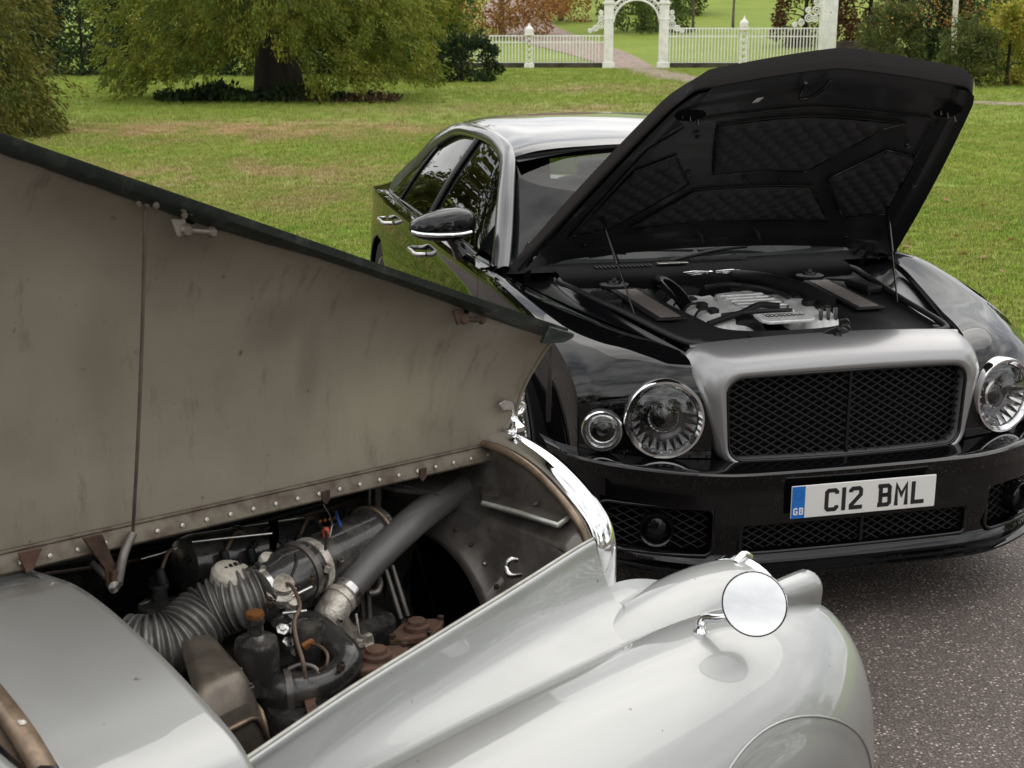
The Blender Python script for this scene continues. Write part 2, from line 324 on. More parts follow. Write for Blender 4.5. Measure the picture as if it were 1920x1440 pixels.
# ================================================================== ground
def hill(x, y):
    """lawn is level to the railings, then the park climbs"""
    t = max(0., y - 67.0); h = .05 * t + .0003 * t * t
    h *= 1 + .25 * math.sin(x * .03 + .6)
    return h
def lawn_group():
    """colour of the turf by place: green, yellowed and straw patches"""
    g = bpy.data.node_groups.new('turf_colour', 'ShaderNodeTree')
    g.interface.new_socket('Color', in_out='OUTPUT', socket_type='NodeSocketColor')
    out = g.nodes.new('NodeGroupOutput'); geo = g.nodes.new('ShaderNodeNewGeometry')
    flat = g.nodes.new('ShaderNodeVectorMath'); flat.operation = 'MULTIPLY'; flat.inputs[1].default_value = (1, 1, 0); g.links.new(geo.outputs['Position'], flat.inputs[0])
    def noise_(scale, det=4, sx=1., sy=1., off=(0, 0, 0)):
        m = g.nodes.new('ShaderNodeMapping'); m.inputs['Scale'].default_value = (sx, sy, 1); m.inputs['Location'].default_value = off; g.links.new(flat.outputs[0], m.inputs[0])
        n = g.nodes.new('ShaderNodeTexNoise'); n.inputs['Scale'].default_value = scale; n.inputs['Detail'].default_value = det; n.inputs['Roughness'].default_value = .65; g.links.new(m.outputs[0], n.inputs[0]); return n.outputs[0]
    def ramp(src, a, b, lo=0., hi=1.):
        m = g.nodes.new('ShaderNodeMapRange'); m.interpolation_type = 'SMOOTHSTEP'; m.inputs[1].default_value = a; m.inputs[2].default_value = b; m.inputs[3].default_value = lo; m.inputs[4].default_value = hi; g.links.new(src, m.inputs[0]); return m.outputs[0]
    def mix(f, a, b):
        m = g.nodes.new('ShaderNodeMix'); m.data_type = 'RGBA'
        if isinstance(f, float): m.inputs['Factor'].default_value = f
        else: g.links.new(f, m.inputs['Factor'])
        for k, v in (('A', a), ('B', b)):
            if isinstance(v, tuple): m.inputs[k].default_value = (*v, 1)
            else: g.links.new(v, m.inputs[k])
        return m.outputs['Result']
    def math_(op, a, b):
        m = g.nodes.new('ShaderNodeMath'); m.operation = op; m.use_clamp = True
        for i, v in enumerate((a, b)):
            if isinstance(v, float): m.inputs[i].default_value = v
            else: g.links.new(v, m.inputs[i])
        return m.outputs[0]
    def ell(cx, cy, rx, ry, rot=0.):
        m = g.nodes.new('ShaderNodeMapping'); m.vector_type = 'TEXTURE'; m.inputs['Location'].default_value = (cx, cy, 0); m.inputs['Scale'].default_value = (rx, ry, 1); m.inputs['Rotation'].default_value = (0, 0, rot)
        g.links.new(flat.outputs[0], m.inputs[0]); l = g.nodes.new('ShaderNodeVectorMath'); l.operation = 'LENGTH'; g.links.new(m.outputs[0], l.inputs[0]); return ramp(l.outputs['Value'], .35, 1.25, 1., 0.)
    green = mix(ramp(noise_(.35), .35, .65), (.165, .275, .030), (.230, .335, .046))
    green = mix(ramp(noise_(2.2, 5), .35, .7), green, (.285, .30, .070))
    dryn = ramp(noise_(.9, 6, 1., .55, (3, 7, 0)), .47, .62)
    zone = math_('MAXIMUM', math_('MAXIMUM', ell(-5.3, 26.5, 6.4, 4.0), ell(-4.5, 17.5, 5.0, 4.2, .3)), math_('MAXIMUM', ell(1.5, 33., 7., 3.), ell(4., 44., 6., 4.)))
    dry = math_('MULTIPLY', zone, math_('ADD', math_('MULTIPLY', dryn, .8), .28))
    col = mix(dry, green, (.36, .285, .14))
    core = math_('MULTIPLY', ell(-5.0, 26.8, 4.4, 1.9), ramp(noise_(1.4, 5), .4, .6))
    col = mix(core, col, (.50, .36, .21))
    dv = g.nodes.new('ShaderNodeVectorMath'); dv.operation = 'DISTANCE'; g.links.new(flat.outputs[0], dv.inputs[0]); dv.inputs[1].default_value = (-6., 13., 0)
    mo_ = g.nodes.new('ShaderNodeMath'); mo_.operation = 'SINE'; ms_ = g.nodes.new('ShaderNodeMath'); ms_.operation = 'MULTIPLY'; ms_.inputs[1].default_value = 3.3; g.links.new(dv.outputs['Value'], ms_.inputs[0]); g.links.new(ms_.outputs[0], mo_.inputs[0])
    col = mix(math_('MULTIPLY', ramp(mo_.outputs[0], -.6, .9), math_('MULTIPLY', ell(11., 20., 10., 14.), .42)), col, (.33, .37, .085))
    fine = noise_(34, 3)
    col = mix(math_('MULTIPLY', ramp(fine, .45, .75), .35), col, (.05, .085, .012))
    g.links.new(col, out.inputs[0]); return g
TURF = lawn_group()
def turf_mat(name, blade=False):
    m = bpy.data.materials.new(name); m.use_nodes = True; t = m.node_tree; b = t.nodes['Principled BSDF']; b.inputs['Roughness'].default_value = .8; b.inputs['Specular IOR Level'].default_value = .1
    gn = t.nodes.new('ShaderNodeGroup'); gn.node_tree = TURF; src = gn.outputs[0]
    if blade:
        oi = t.nodes.new('ShaderNodeObjectInfo'); geo = t.nodes.new('ShaderNodeNewGeometry'); ad = t.nodes.new('ShaderNodeMath'); ad.operation = 'ADD'
        t.links.new(oi.outputs['Random'], ad.inputs[0]); t.links.new(geo.outputs['Random Per Island'], ad.inputs[1])
        mr_ = t.nodes.new('ShaderNodeMapRange'); mr_.inputs[2].default_value = 2.; mr_.inputs[3].default_value = .95; mr_.inputs[4].default_value = 1.4; t.links.new(ad.outputs[0], mr_.inputs[0])
        hs = t.nodes.new('ShaderNodeHueSaturation'); t.links.new(mr_.outputs[0], hs.inputs['Value']); t.links.new(src, hs.inputs['Color']); src = hs.outputs[0]
        gt = t.nodes.new('ShaderNodeMath'); gt.operation = 'GREATER_THAN'; gt.inputs[1].default_value = .90; t.links.new(geo.outputs['Random Per Island'], gt.inputs[0]); sx = t.nodes.new('ShaderNodeMix'); sx.data_type = 'RGBA'; t.links.new(gt.outputs[0], sx.inputs['Factor']); t.links.new(src, sx.inputs['A']); sx.inputs['B'].default_value = (.38, .32, .16, 1); src = sx.outputs['Result']
    else:
        hs = t.nodes.new('ShaderNodeHueSaturation'); hs.inputs['Value'].default_value = .9; t.links.new(src, hs.inputs['Color']); src = hs.outputs[0]
        tcn = t.nodes.new('ShaderNodeTexCoord'); n2 = t.nodes.new('ShaderNodeTexNoise'); n2.inputs['Scale'].default_value = 14; n2.inputs['Detail'].default_value = 8; t.links.new(tcn.outputs['Object'], n2.inputs[0])
        bp = t.nodes.new('ShaderNodeBump'); bp.inputs['Strength'].default_value = .8; bp.inputs['Distance'].default_value = .06; t.links.new(n2.outputs[0], bp.inputs['Height']); t.links.new(bp.outputs[0], b.inputs['Normal'])
    t.links.new(src, b.inputs['Base Color']); return m
M['turf'] = turf_mat('turf'); M['blade'] = turf_mat('grass_blade', True)
xs = np.concatenate([np.linspace(-220, -40, 10), np.linspace(-36, 36, 37), np.linspace(40, 220, 10)]); ys = np.concatenate([np.linspace(-80, 62, 30), np.linspace(64, 150, 44), np.linspace(155, 330, 12)])
V = [(x, y, hill(x, y)) for y in ys for x in xs]
lawn = mesh_obj('lawn', V, gridfaces(len(ys), len(xs)), M['turf'], None, kind='structure')
def asphalt():
    m = bpy.data.materials.new('asphalt_chippings'); m.use_nodes = True; t = m.node_tree; b = t.nodes['Principled BSDF']; b.inputs['Roughness'].default_value = .75
    tcn = t.nodes.new('ShaderNodeTexCoord')
    def vor(sc, thr, col_lo, col_hi, base):
        v = t.nodes.new('ShaderNodeTexVoronoi'); v.inputs['Scale'].default_value = sc; t.links.new(tcn.outputs['Object'], v.inputs[0])
        r = t.nodes.new('ShaderNodeValToRGB'); e = r.color_ramp.elements; e[0].position = thr; e[1].position = thr + .04; e[0].color = (0, 0, 0, 1); e[1].color = (1, 1, 1, 1)
        sep = t.nodes.new('ShaderNodeSeparateColor'); t.links.new(v.outputs['Color'], sep.inputs[0]); t.links.new(sep.outputs[0], r.inputs[0])
        d = t.nodes.new('ShaderNodeMapRange'); d.inputs[1].default_value = .45; d.inputs[2].default_value = .30; d.inputs[3].default_value = 0; d.inputs[4].default_value = 1; t.links.new(v.outputs['Distance'], d.inputs[0])
        mu = t.nodes.new('ShaderNodeMath'); mu.operation = 'MULTIPLY'; t.links.new(r.outputs[0], mu.inputs[0]); t.links.new(d.outputs[0], mu.inputs[1])
        c = t.nodes.new('ShaderNodeMix'); c.data_type = 'RGBA'; t.links.new(sep.outputs[1], c.inputs['Factor']); c.inputs['A'].default_value = (*col_lo, 1); c.inputs['B'].default_value = (*col_hi, 1)
        x = t.nodes.new('ShaderNodeMix'); x.data_type = 'RGBA'; t.links.new(mu.outputs[0], x.inputs['Factor']); t.links.new(base, x.inputs['A']); t.links.new(c.outputs['Result'], x.inputs['B']); return x.outputs['Result'], v.outputs['Distance']
    n = t.nodes.new('ShaderNodeTexNoise'); n.inputs['Scale'].default_value = 190; n.inputs['Detail'].default_value = 3; t.links.new(tcn.outputs['Object'], n.inputs[0])
    r = t.nodes.new('ShaderNodeValToRGB'); e = r.color_ramp.elements; e[0].position = .36; e[1].position = .66; e[0].color = (.034, .026, .023, 1); e[1].color = (.150, .120, .106, 1); t.links.new(n.outputs[0], r.inputs[0])
    c1, d1_ = vor(78, .55, (.112, .088, .077), (.24, .195, .172), r.outputs[0]); c2, d2_ = vor(92, .80, (.24, .185, .16), (.50, .43, .38), c1)
    n3 = t.nodes.new('ShaderNodeTexNoise'); n3.inputs['Scale'].default_value = 1.6; n3.inputs['Detail'].default_value = 4; t.links.new(tcn.outputs['Object'], n3.inputs[0])
    hs = t.nodes.new('ShaderNodeHueSaturation'); mrn = t.nodes.new('ShaderNodeMapRange'); mrn.inputs[1].default_value = .3; mrn.inputs[2].default_value = .7; mrn.inputs[3].default_value = .8; mrn.inputs[4].default_value = 1.2; t.links.new(n3.outputs[0], mrn.inputs[0]); t.links.new(mrn.outputs[0], hs.inputs['Value']); t.links.new(c2, hs.inputs['Color'])
    t.links.new(hs.outputs[0], b.inputs['Base Color'])
    bp = t.nodes.new('ShaderNodeBump'); bp.inputs['Strength'].default_value = .9; bp.inputs['Distance'].default_value = .004; bp.invert = True; t.links.new(d1_, bp.inputs['Height']); t.links.new(bp.outputs[0], b.inputs['Normal']); return m
M['asphalt'] = asphalt()
dr = spl([(-60, 8.0), (-20, 9.6), (-6, 10.6), (-1.5, 10.7), (1.6, 10.3), (3.0, 8.9), (5.0, 7.2), (9, 5.6), (20, 3.5), (60, 1.0)], 60)
mesh_obj('driveway', [(x, y, .004) for x, y in dr] + [(60, -40, .004), (-60, -40, .004)], [tuple(range(62))], M['asphalt'], None, smooth=False, kind='structure')
M['gravel_path'] = mat('gravel_path', (.27, .205, .165), .9, var=.25, vscale=3., bump=.5, bscale=40)
pc = spl([(40, 32.6), (22, 33.2), (14, 34.6), (10.6, 37), (8.6, 41.5), (6.9, 49), (6.1, 58), (5.75, 65.5), (4.6, 74), (2.4, 84), (.6, 96), (.2, 115), (3, 140)], 90); V = []
for i, p in enumerate(pc):
    d = pc[min(i + 1, 89)] - pc[max(i - 1, 0)]; d /= np.linalg.norm(d); n = np.array((-d[1], d[0])); w = np.interp(p[1], [33, 45, 66, 80, 140], [.55, 1.1, 1.05, 2.0, 2.6])
    for k in (-1, -.33, .33, 1): q = p + n * w * k; V.append((q[0], q[1], hill(*q) + (.05 if abs(k) < 1 else .006) + (.03 if p[1] > 67 else 0)))
mesh_obj('path', V, gridfaces(90, 4), M['gravel_path'], None, kind='structure')
# ================================================================== silver vintage car
SF = Frame(-.0063, 2.921, 44)
SV = empty('vintage_car', (SF.cx, SF.cy, 0), SF.yaw, 'silver vintage saloon with one bonnet half raised over its old engine', 'car')
def hz(s): return 1.05 + .052 * s / 1.14            # hinge height
def ztop(s): return 1.338 + .400 * s                # free edge of the raised half
FRONT = [(0, 0), (.13, .05), (.45, .21), (.685, .45), (.90, .73), (1, 1)]
REAR = [(0, 0), (.25, -.02), (.5, .04), (.76, .26), (.90, .58), (1, 1)]
def bsec(s, off=0):
    k = np.clip(s / 1.1, 0, 1) ** .6; out = []
    for (t0, a0), (t1, a1) in zip(FRONT, REAR):
        t = t0 + (t1 - t0) * k; a = a0 + (a1 - a0) * k
        out.append((s - .010 * (1 - k) * t, -.165 * a + off, hz(s) + .012 + t * (ztop(s) - hz(s) - .012)))
    return out
SS = np.linspace(0, 1.24, 14)
Gb = np.array([spl(bsec(s), 40) for s in SS]); Gb = np.array([spl(Gb[:, j], 70) for j in range(40)]).transpose(1, 0, 2)
bon_s = patch('bonnet_half', Gb, M['inner_steel'], SV, label='raised bonnet half showing its stained bare underside')
Go = Gb + np.array((0, .012, .004)); patch('bonnet_skin', Go, M['silver_paint'], bon_s)
# dark folded flange along the free edge
V = []
for i in range(70):
    p = Gb[i, -1]; q = Gb[i, -6]; d = q - p; d /= np.linalg.norm(d); s = p[0]
    w = .028 + .008 * math.sin(s * 9 + .6) * .5 + .012 * np.interp(s, [.0, .12, .3, .62, .85, 1.2], [1.0, .9, .5, 0, .6, .3]) + .002 * mnoise.noise((s * 30, 0, 0))
    n = np.array((0, -.90, -.42)); 
    V += [p + np.array((0, .014, .006)), p + np.array((0, -.004, .008)), p + n * .008 + d * .006, p + n * .007 + d * w * .6, p + n * .006 + d * w, p + d * (w + .002) - n * .003]
mesh_obj('edge_flange', [L(v) for v in V], gridfaces(70, 6), M['flange'], bon_s, sharp=50)
tip = Gb[0, -1]
slab('flange_tip', [tip + np.array(q) for q in ((.06, -.010, .022), (-.012, -.012, -.004), (-.008, -.012, -.012), (.02, -.012, -.018), (.08, -.008, -.012))], (0, .010, .003), M['flange'], bon_s, bevel=.002)
tube('front_edge_roll', Gb[0, :-2] + np.array((-.002, -.001, 0)), .004, M['inner_steel'], bon_s, 8)
def onpanel(u, v, lift=.004):
    """point on the raised panel seen at photograph position (u,v)"""
    best = None
    for y in np.linspace(-.17, .02, 60):
        p = np.array(SF.at(u, v, y=y)); k = np.argmin(np.linalg.norm(Gb.reshape(-1, 3) - p, axis=1)); d = np.linalg.norm(Gb.reshape(-1, 3)[k] - p)
        if best is None or d < best[0]: best = (d, p)
    return best[1] + np.array((0, -lift, 0))
# screws in the flange
for u, v in ((252, 380), (268, 381), (285, 384), (337, 391), (352, 396), (338, 402)):
    p = onpanel(u, v, .012); lathe('flange_screw', [(.006, 0), (.005, .003), (0, .004)], p, (0, -1, -.2), M['brown_box'], bon_s, 10)
for u, v in ((330, 420), (852, 588)):    # bonnet catches
    rust = u > 600; mt = M['rust_dark'] if rust else M['brown_box']; p = onpanel(u, v, .008)
    ct = slab('bonnet_catch', [p + np.array(q) for q in ((.022, -.008, .012), (-.004, -.010, .012), (-.008, -.012, -.016), (.014, -.012, -.018))], (0, -.006, 0), mt, bon_s, bevel=.002)
    tube('catch_pin', [p + np.array((-.002, -.016, -.008)), p + np.array((-.05, -.018, -.016))], .0055, mt, ct, 10)
    lathe('catch_eye', [(.008, -.004), (.0115, 0), (.008, .005)], p + np.array((-.004, -.018, -.008)), (0, -1, 0), mt, ct, 14)
    lathe('catch_knob', [(.006, -.006), (.010, 0), (.006, .007)], p + np.array((-.05, -.018, -.016)), (0, -1, 0), mt, ct, 14)
    slab('catch_slot', [p + np.array(q) for q in ((-.014, .000, .012), (-.028, .000, .012), (-.028, .000, -.002), (-.014, .000, -.002))], (0, -.004, 0), M['void'], bon_s, bevel=0)
# prop rod on the panel
pr = [onpanel(264, 392, .014), onpanel(262, 560, .014), onpanel(256, 780, .016), onpanel(249, 940, .022)]
tube('prop_rod', [pr[0] * (1 - t) + np.array(SF.at(249, 1000, y=-.024)) * t + np.array((0, -.006 * math.sin(math.pi * t), 0)) for t in np.linspace(0, 1, 12)], .0032, M['brown_box'], bon_s, 8)
# ---- hinge rail
V = []
for s in np.linspace(-.0, 1.24, 60):
    z = hz(s); V += [(s, .012, z + .016), (s, -.004, z + .017), (s, -.012, z + .010), (s, -.020, z - .012), (s, -.018, z - .016), (s, .0, z - .014)]
rail = mesh_obj('hinge_rail', [L(v) for v in V], gridfaces(60, 6), M['hinge'], SV, sharp=40, label='worn riveted centre hinge of the bonnet')
for k in range(24):
    s = .03 + .0505 * k; lathe('hinge_rivet', [(.0048, 0), (.004, .0025), (0, .0035)], (s, -.0165, hz(s) - .001), (0, -1, .35), M['rivet'], rail, 10)
tube('hinge_pin', [(s, -.003, hz(s) + .018) for s in np.linspace(0, 1.24, 10)], .0045, M['hinge'], rail, 8)
for s in (.02, .27, .52):
    slab('hinge_tab', [(s - .009, -.019, hz(s) + .004), (s + .009, -.019, hz(s) + .004), (s + .010, -.02, hz(s) - .016), (s + .002, -.02, hz(s) - .024), (s - .008, -.02, hz(s) - .016)], (0, -.003, 0), M['rust_dark'], rail, bevel=.001)
# fixed far bonnet half and far wing are the mirror of the near side
far = []
for s in np.linspace(0, 1.2, 8):
    w = .30 + .22 * s; z = hz(s)
    far.append([(s, .016, z + .004), (s, w * .45, z - .008), (s, w * .8, z - .045), (s, w, z - .12)])
patch('far_bonnet_half', surf(far, 24, 30), M['silver_paint'], SV, solid=.004)
# ---- scuttle
def scut(s):
    k = (s - 1.1) / .25
    e = [np.array(SF.at(u, v, s=1.11)) for u, v in ((30, 1058), (150, 1108), (262, 1198), (370, 1308), (462, 1425))]
    pts = [(s, .10, e[0][2] + .004 + .01 * k), (s, .02, e[0][2] + .003 + .01 * k)] + [(s, p[1] * (1 + .06 * k), p[2] + .02 * k) for p in e[1:]] + [(s, e[-1][1] - .05, e[-1][2] - .10), (s, e[-1][1] - .07, e[-1][2] - .25)]
    return pts
rows = [scut(s) for s in np.linspace(1.11, 1.36, 5)]
for r in rows: r.insert(0, (r[0][0], .35, r[0][2] - .03)); r.insert(0, (r[0][0], .55, r[0][2] - .14))
Gsc = surf(rows, 70, 20); scuttle = patch('scuttle', Gsc, M['silver_paint'], SV, solid=.005)
tube('scuttle_lip', Gsc[0] + np.array((.002, 0, -.001)), .0035, M['silver_paint'], scuttle, 8)
# raised moulding and windscreen frame
cre = [SF.at(u, v, z=z) for u, v, z in ((-60, 1215, 1.085), (0, 1262, 1.078), (75, 1320, 1.068), (128, 1390, 1.05), (160, 1460, 1.03))]
wsf = [SF.at(u, v, z=z) for u, v, z in ((-80, 1215, 1.12), (0, 1312, 1.112), (45, 1372, 1.098), (90, 1445, 1.075))]
P = spl(wsf, 20); V = []
for p in P: V += [p + np.array((-.016, -.006, -.014)), p + np.array((-.012, -.004, .004)), p + np.array((.008, .002, .010)), p + np.array((.020, .006, .004)), p + np.array((.022, .008, -.02))]
wf = mesh_obj('windscreen_frame', [L(v) for v in V], gridfaces(20, 5), M['trim_brown'], SV)
for k in (7, 13): lathe('frame_screw', [(.006, 0), (.004, .002), (0, .003)], P[k] + np.array((-.001, -.002, .0085)), (-.1, -.3, 1), M['rivet'], wf, 10)
mesh_obj('windscreen_glass', [L(q) for p in P for q in (p + np.array((.020, .006, .002)), p + np.array((.30, .10, .45)))], gridfaces(20, 2), M['side_glass'], SV)
mesh_obj('dash_top', [L(q) for p in P for q in (p + np.array((.024, .01, -.02)), p + np.array((.45, .2, -.08)))], gridfaces(20, 2), M['interior'], SV)
V = Gsc[:, :].copy()
# moulding line pressed in the scuttle
k = spl(cre, 30); kk = []
for p in k:
    dd = np.linalg.norm(Gsc.reshape(-1, 3)[:, :2] - p[:2], axis=1); j = np.argsort(dd)[:4]; wt = 1 / (dd[j] + 1e-4); kk.append(np.array((p[0], p[1], (Gsc.reshape(-1, 3)[j, 2] * wt).sum() / wt.sum() - .0035)))
kk = spl(kk[::4], 40)
tube('scuttle_moulding', kk, .006, M['silver_paint'], scuttle, 8)
# ---- near wing.  o outward
def wing(sg):
    # inner panel: from the bonnet opening edge down to the wing seam
    rows = []
    for s, oe, ze, os_, zs_ in ((.069, .326, .935, .495, .787), (.12, .333, .933, .502, .791), (.30, .365, .924, .52, .797), (.55, .410, .914, .52, .797), (.80, .455, .904, .52, .797), (1.05, .508, .890, .525, .797), (1.35, .56, .87, .53, .80)):
        m = np.interp(s, [.06, .3, 1.05], [.055, .035, .0])
        rows.append([(s, sg * (oe - .014), ze - .012), (s, sg * (oe - .012), ze - .001), (s, sg * (oe - .006), ze + .002), (s, sg * (oe + .002), ze - .001), (s, sg * (oe * .9 + os_ * .1 - m * .1), ze * .80 + zs_ * .20), (s, sg * (oe * .55 + os_ * .45 - m * .4), ze * .42 + zs_ * .58 - m * .35), (s, sg * (oe * .15 + os_ * .85), ze * .1 + zs_ * .9 - m * .12), (s, sg * os_, zs_)])
    ip = patch('wing_inner_panel', surf(rows, 60, 60), M['silver_paint'], SV)
    ap = [[(s, sg * o, z + dz) for o, z in ((.339, .835), (.36, .818), (.40, .800), (.45, .786), (.495, .785))] for s, dz in ((-.27, -.13), (-.2, -.075), (-.1, -.03), (-.02, -.008), (.072, 0))]
    patch('front_apron', surf(ap, 24, 24), M['silver_paint'], ip)
    er = np.array([spl(np.array(r)[2:4], 2)[0] for r in rows]); tube('opening_edge', spl(er, 50) + np.array((0, 0, .001)), .004, M['edge_trim'], ip, 8)
    # crown and outer side
    rows = []
    ST = [(-.281, .01), (-.278, .16), (-.270, .36), (-.248, .53), (-.20, .68), (-.125, .80), (-.035, .895), (.07, .96), (.23, 1.0), (.5, 1.0), (.8, .995), (1.1, .985), (1.4, .97)]
    for s, k in ST:
        co, cz = .635, .62                                    # section shrinks to this point at the nose
        z0 = np.interp(s, [-.3, .1, .6, 1.4], [-.02, .0, -.004, -.03])
        sec = [(.505, .782), (.515, .803), (.545, .835), (.60, .866), (.665, .876), (.735, .868), (.80, .842), (.855, .803), (.895, .752), (.922, .69), (.938, .60), (.945, .48), (.94, .36)]
        pts = []
        for o, z in sec:
            pts.append((s, sg * (co + (o - co) * k), cz + (z + z0 - cz) * (1 - (1 - k) * .45 if z > cz else .3 + .7 * k)))
        rows.append(pts)
    wg = surf(rows, 80, 120)
    # wheel-arch eyebrow pressed out of the side
    ac = (.22, .38); V = wg.reshape(-1, 3).copy()
    d = np.hypot(V[:, 0] - ac[0], V[:, 2] - ac[1]); side = np.clip((np.abs(V[:, 1]) - .82) / .07, 0, 1)
    rec = np.clip((.400 - d) / .03, 0, 1); rec = rec * rec * (3 - 2 * rec)
    V[:, 1] -= sg * side * .005 * rec
    w = mesh_obj('front_wing', [L(v) for v in V], gridfaces(120, 80), M['silver_paint'], SV)
    Vr = V; lp = []
    for t in np.linspace(R(8), R(172), 60):
        s_, z_ = ac[0] - .402 * math.cos(t), ac[1] + .402 * math.sin(t); dd = np.hypot(Vr[:, 0] - s_, Vr[:, 2] - z_) + 10 * (np.abs(Vr[:, 1]) < .70); kx = np.argsort(dd)[:4]; wt = 1 / (dd[kx] + 1e-4); lp.append((s_, (Vr[kx, 1] * wt).sum() / wt.sum() + sg * .001, z_))
    lp = np.array(lp); lp[1:-1, 1] = (lp[:-2, 1] + lp[1:-1, 1] * 2 + lp[2:, 1]) / 4
    tube('arch_moulding', spl(lp[::3], 60), .0026, M['silver_paint'], w, 10)
    # piping in the seam
    tube('wing_piping', [(s, sg * np.interp(s, [-.3, -.02, .1, .3], [.50, .487, .505, .518]), np.interp(s, [-.3, -.02, .1, .3], [.745, .779, .792, .799])) for s in np.linspace(-.26, 1.35, 50)], .0045, M['edge_trim'], w, 8)
    # headlamp fairing
    hc = np.array((-.30, sg * .435, .70)); rows = []
    for s, r_, dz, ty in ((-.30, .120, 0, 0), (-.24, .128, .002, 0), (-.15, .132, .003, 0), (-.03, .134, -.004, .002), (.10, .134, -.018, .004), (.25, .132, -.036, .006), (.42, .128, -.056, .01), (.65, .122, -.085, .02)):
        rows.append([(s, sg * (.435 + ty) + r_ * math.sin(t), .70 + dz + r_ * math.cos(t)) for t in np.linspace(-2.2, 2.2, 17)])
    fr = patch('headlamp_fairing', surf(rows, 40, 40), M['silver_paint'], SV)
    lathe('headlamp_rim', [(.105, -.03), (.124, -.012), (.127, .006), (.118, .018), (.104, .022)], hc, (-1, 0, .02), M['chrome'], fr, 40)
    lathe('headlamp_glass', [(.106, .018), (.08, .036), (.04, .046), (0, .05)], hc, (-1, 0, .02), M['lamp_glass'], fr, 32)
    lathe('headlamp_bowl', [(.104, .012), (.09, -.03), (.05, -.07), (0, -.08)], hc, (-1, 0, .02), M['dull_chrome'], fr, 32)
    p = hc + np.array((.0, sg * -.0, .122)); tube('rim_clip', [p + np.array((.03, 0, .0)), p + np.array((.0, 0, .012)), p + np.array((-.02, 0, .0))], .010, M['chrome'], fr, 8, k=8)
    # sidelamp pod on the crown
    a = np.array((.06, sg * .655, .866)); rows = []
    for s, r_, z in ((.10, .004, .872), (.0, .012, .876), (-.08, .022, .874), (-.15, .032, .864), (-.20, .036, .858), (-.232, .037, .855), (-.242, .032, .855), (-.246, .02, .855), (-.247, .002, .855)):
        rows.append([(s, sg * .645 + r_ * math.sin(t), z - .012 + r_ * (1.0 if math.cos(t) > 0 else 2.4) * math.cos(t)) for t in np.linspace(0, 2 * math.pi, 24)])
    pod = patch('sidelamp_pod', np.array(rows), M['silver_paint'], SV)
    lathe('sidelamp_lens', [(.026, 0), (.02, .008), (0, .012)], (-.244, sg * .645, .843), (-1, 0, 0), M['lamp_glass'], pod, 20)
    lathe('tyre', [(.22, -.09), (.33, -.10), (.365, -.07), (.37, .0), (.365, .07), (.33, .10), (.22, .09)], (.22, sg * .75, .37), (0, 1, 0), M['tyre'], SV, 40)
    lathe('hub_cap', [(.21, .07), (.20, .09), (.12, .11), (.0, .12)], (.22, sg * .75, .37), (0, sg, 0), M['chrome'], SV, 32)
    return w
wing(-1); wing(1)
# ---- fender mirror
mc = np.array(SF.at(1415, 1132, z=.945)); mbse = np.array(SF.at(1314, 1188, z=.868))
to_eye = SF.eye - mc; to_eye /= np.linalg.norm(to_eye)
nrm = to_eye * np.array((1, 1, .74)) + np.array((.42, 0, 0)); nrm /= np.linalg.norm(nrm)
ms = lathe('wing_mirror', [(.020, -.030), (.045, -.022), (.0575, -.008), (.0605, .0), (.0605, .003), (.0585, .0045)], mc, nrm, M['chrome'], SV, 48)
mu_ = np.array((0, 0, 1.)) - nrm * nrm[2]; mu_ /= np.linalg.norm(mu_); mw_ = np.cross(nrm, mu_)
lathe('mirror_glass', [(.0585, .0035), (0, .0036)], mc, nrm, M['mirror_glass'], ms, 48)
tube('mirror_gasket', [mc + nrm * .0042 + .0588 * (math.cos(t) * mu_ + math.sin(t) * mw_) for t in np.linspace(0, 2 * math.pi, 48)], .0013, M['black_rubber'], ms, 6, cap=False)
lathe('mirror_foot', [(.022, -.012), (.021, .002), (.015, .006), (.017, .010), (.012, .016), (.009, .024)], mbse + np.array((0, 0, -.006)), (0, -.06, 1), M['chrome'], ms, 28)
tube('mirror_stem', [mbse + np.array((0, 0, .016)), mbse + np.array((-.006, 0, .026)), mbse * .5 + mc * .5 + np.array((.004, 0, .004)), mc - nrm * .02], [.011, .010, .0075, .007], M['chrome'], ms, 12, k=16)
# ---- radiator shell
SH = [(0, 1.092), (.04, 1.092), (.09, 1.086), (.16, 1.068), (.23, 1.034), (.29, .992), (.318, .962), (.333, .925), (.337, .87), (.337, .70), (.33, .50)]
h = spl(SH, 50); full = np.vstack([h[::-1] * np.array((-1, 1)), h[1:]])
prof = [(.068, -.018), (.066, -.008), (.056, .0), (.042, .004), (.028, .0045), (.014, .001), (.003, -.007), (-.004, -.020), (-.006, -.05)]
V = []
for i in range(len(full)):
    d = full[min(i + 1, len(full) - 1)] - full[max(i - 1, 0)]; d /= np.linalg.norm(d); n = np.array((-d[1], d[0]))
    if n @ (full[i] - np.array((0, .8))) < 0: n = -n
    for s, q in prof: V.append((s, full[i][0] + n[0] * q, full[i][1] + n[1] * q))
rs = mesh_obj('radiator_shell', [L(v) for v in V], gridfaces(len(full), len(prof)), M['chrome'], SV, sharp=60, label='bright chrome radiator shell')
lip_ = []
for i in range(len(full)):
    y, z = full[i]; c = np.array((0, .75)); d = c - full[i]; d /= np.linalg.norm(d); lip_.append((.082, y + d[0] * .016, z + d[1] * .016))
tube('shell_backing_strip', lip_[:], .009, M['trim_brown'], rs, 8)
for k in range(25): 
    y = -.288 + .024 * k; zt = np.interp(abs(y), h[:, 0], h[:, 1]) - .06
    box('radiator_slat', (-.02, y, (zt + .5) / 2), (.014, .006, zt - .5), M['chrome'], rs, bevel=.001)
mesh_obj('radiator_core', [L((.01, y, z)) for y, z in full], [tuple(range(len(full)))], M['void'], rs)
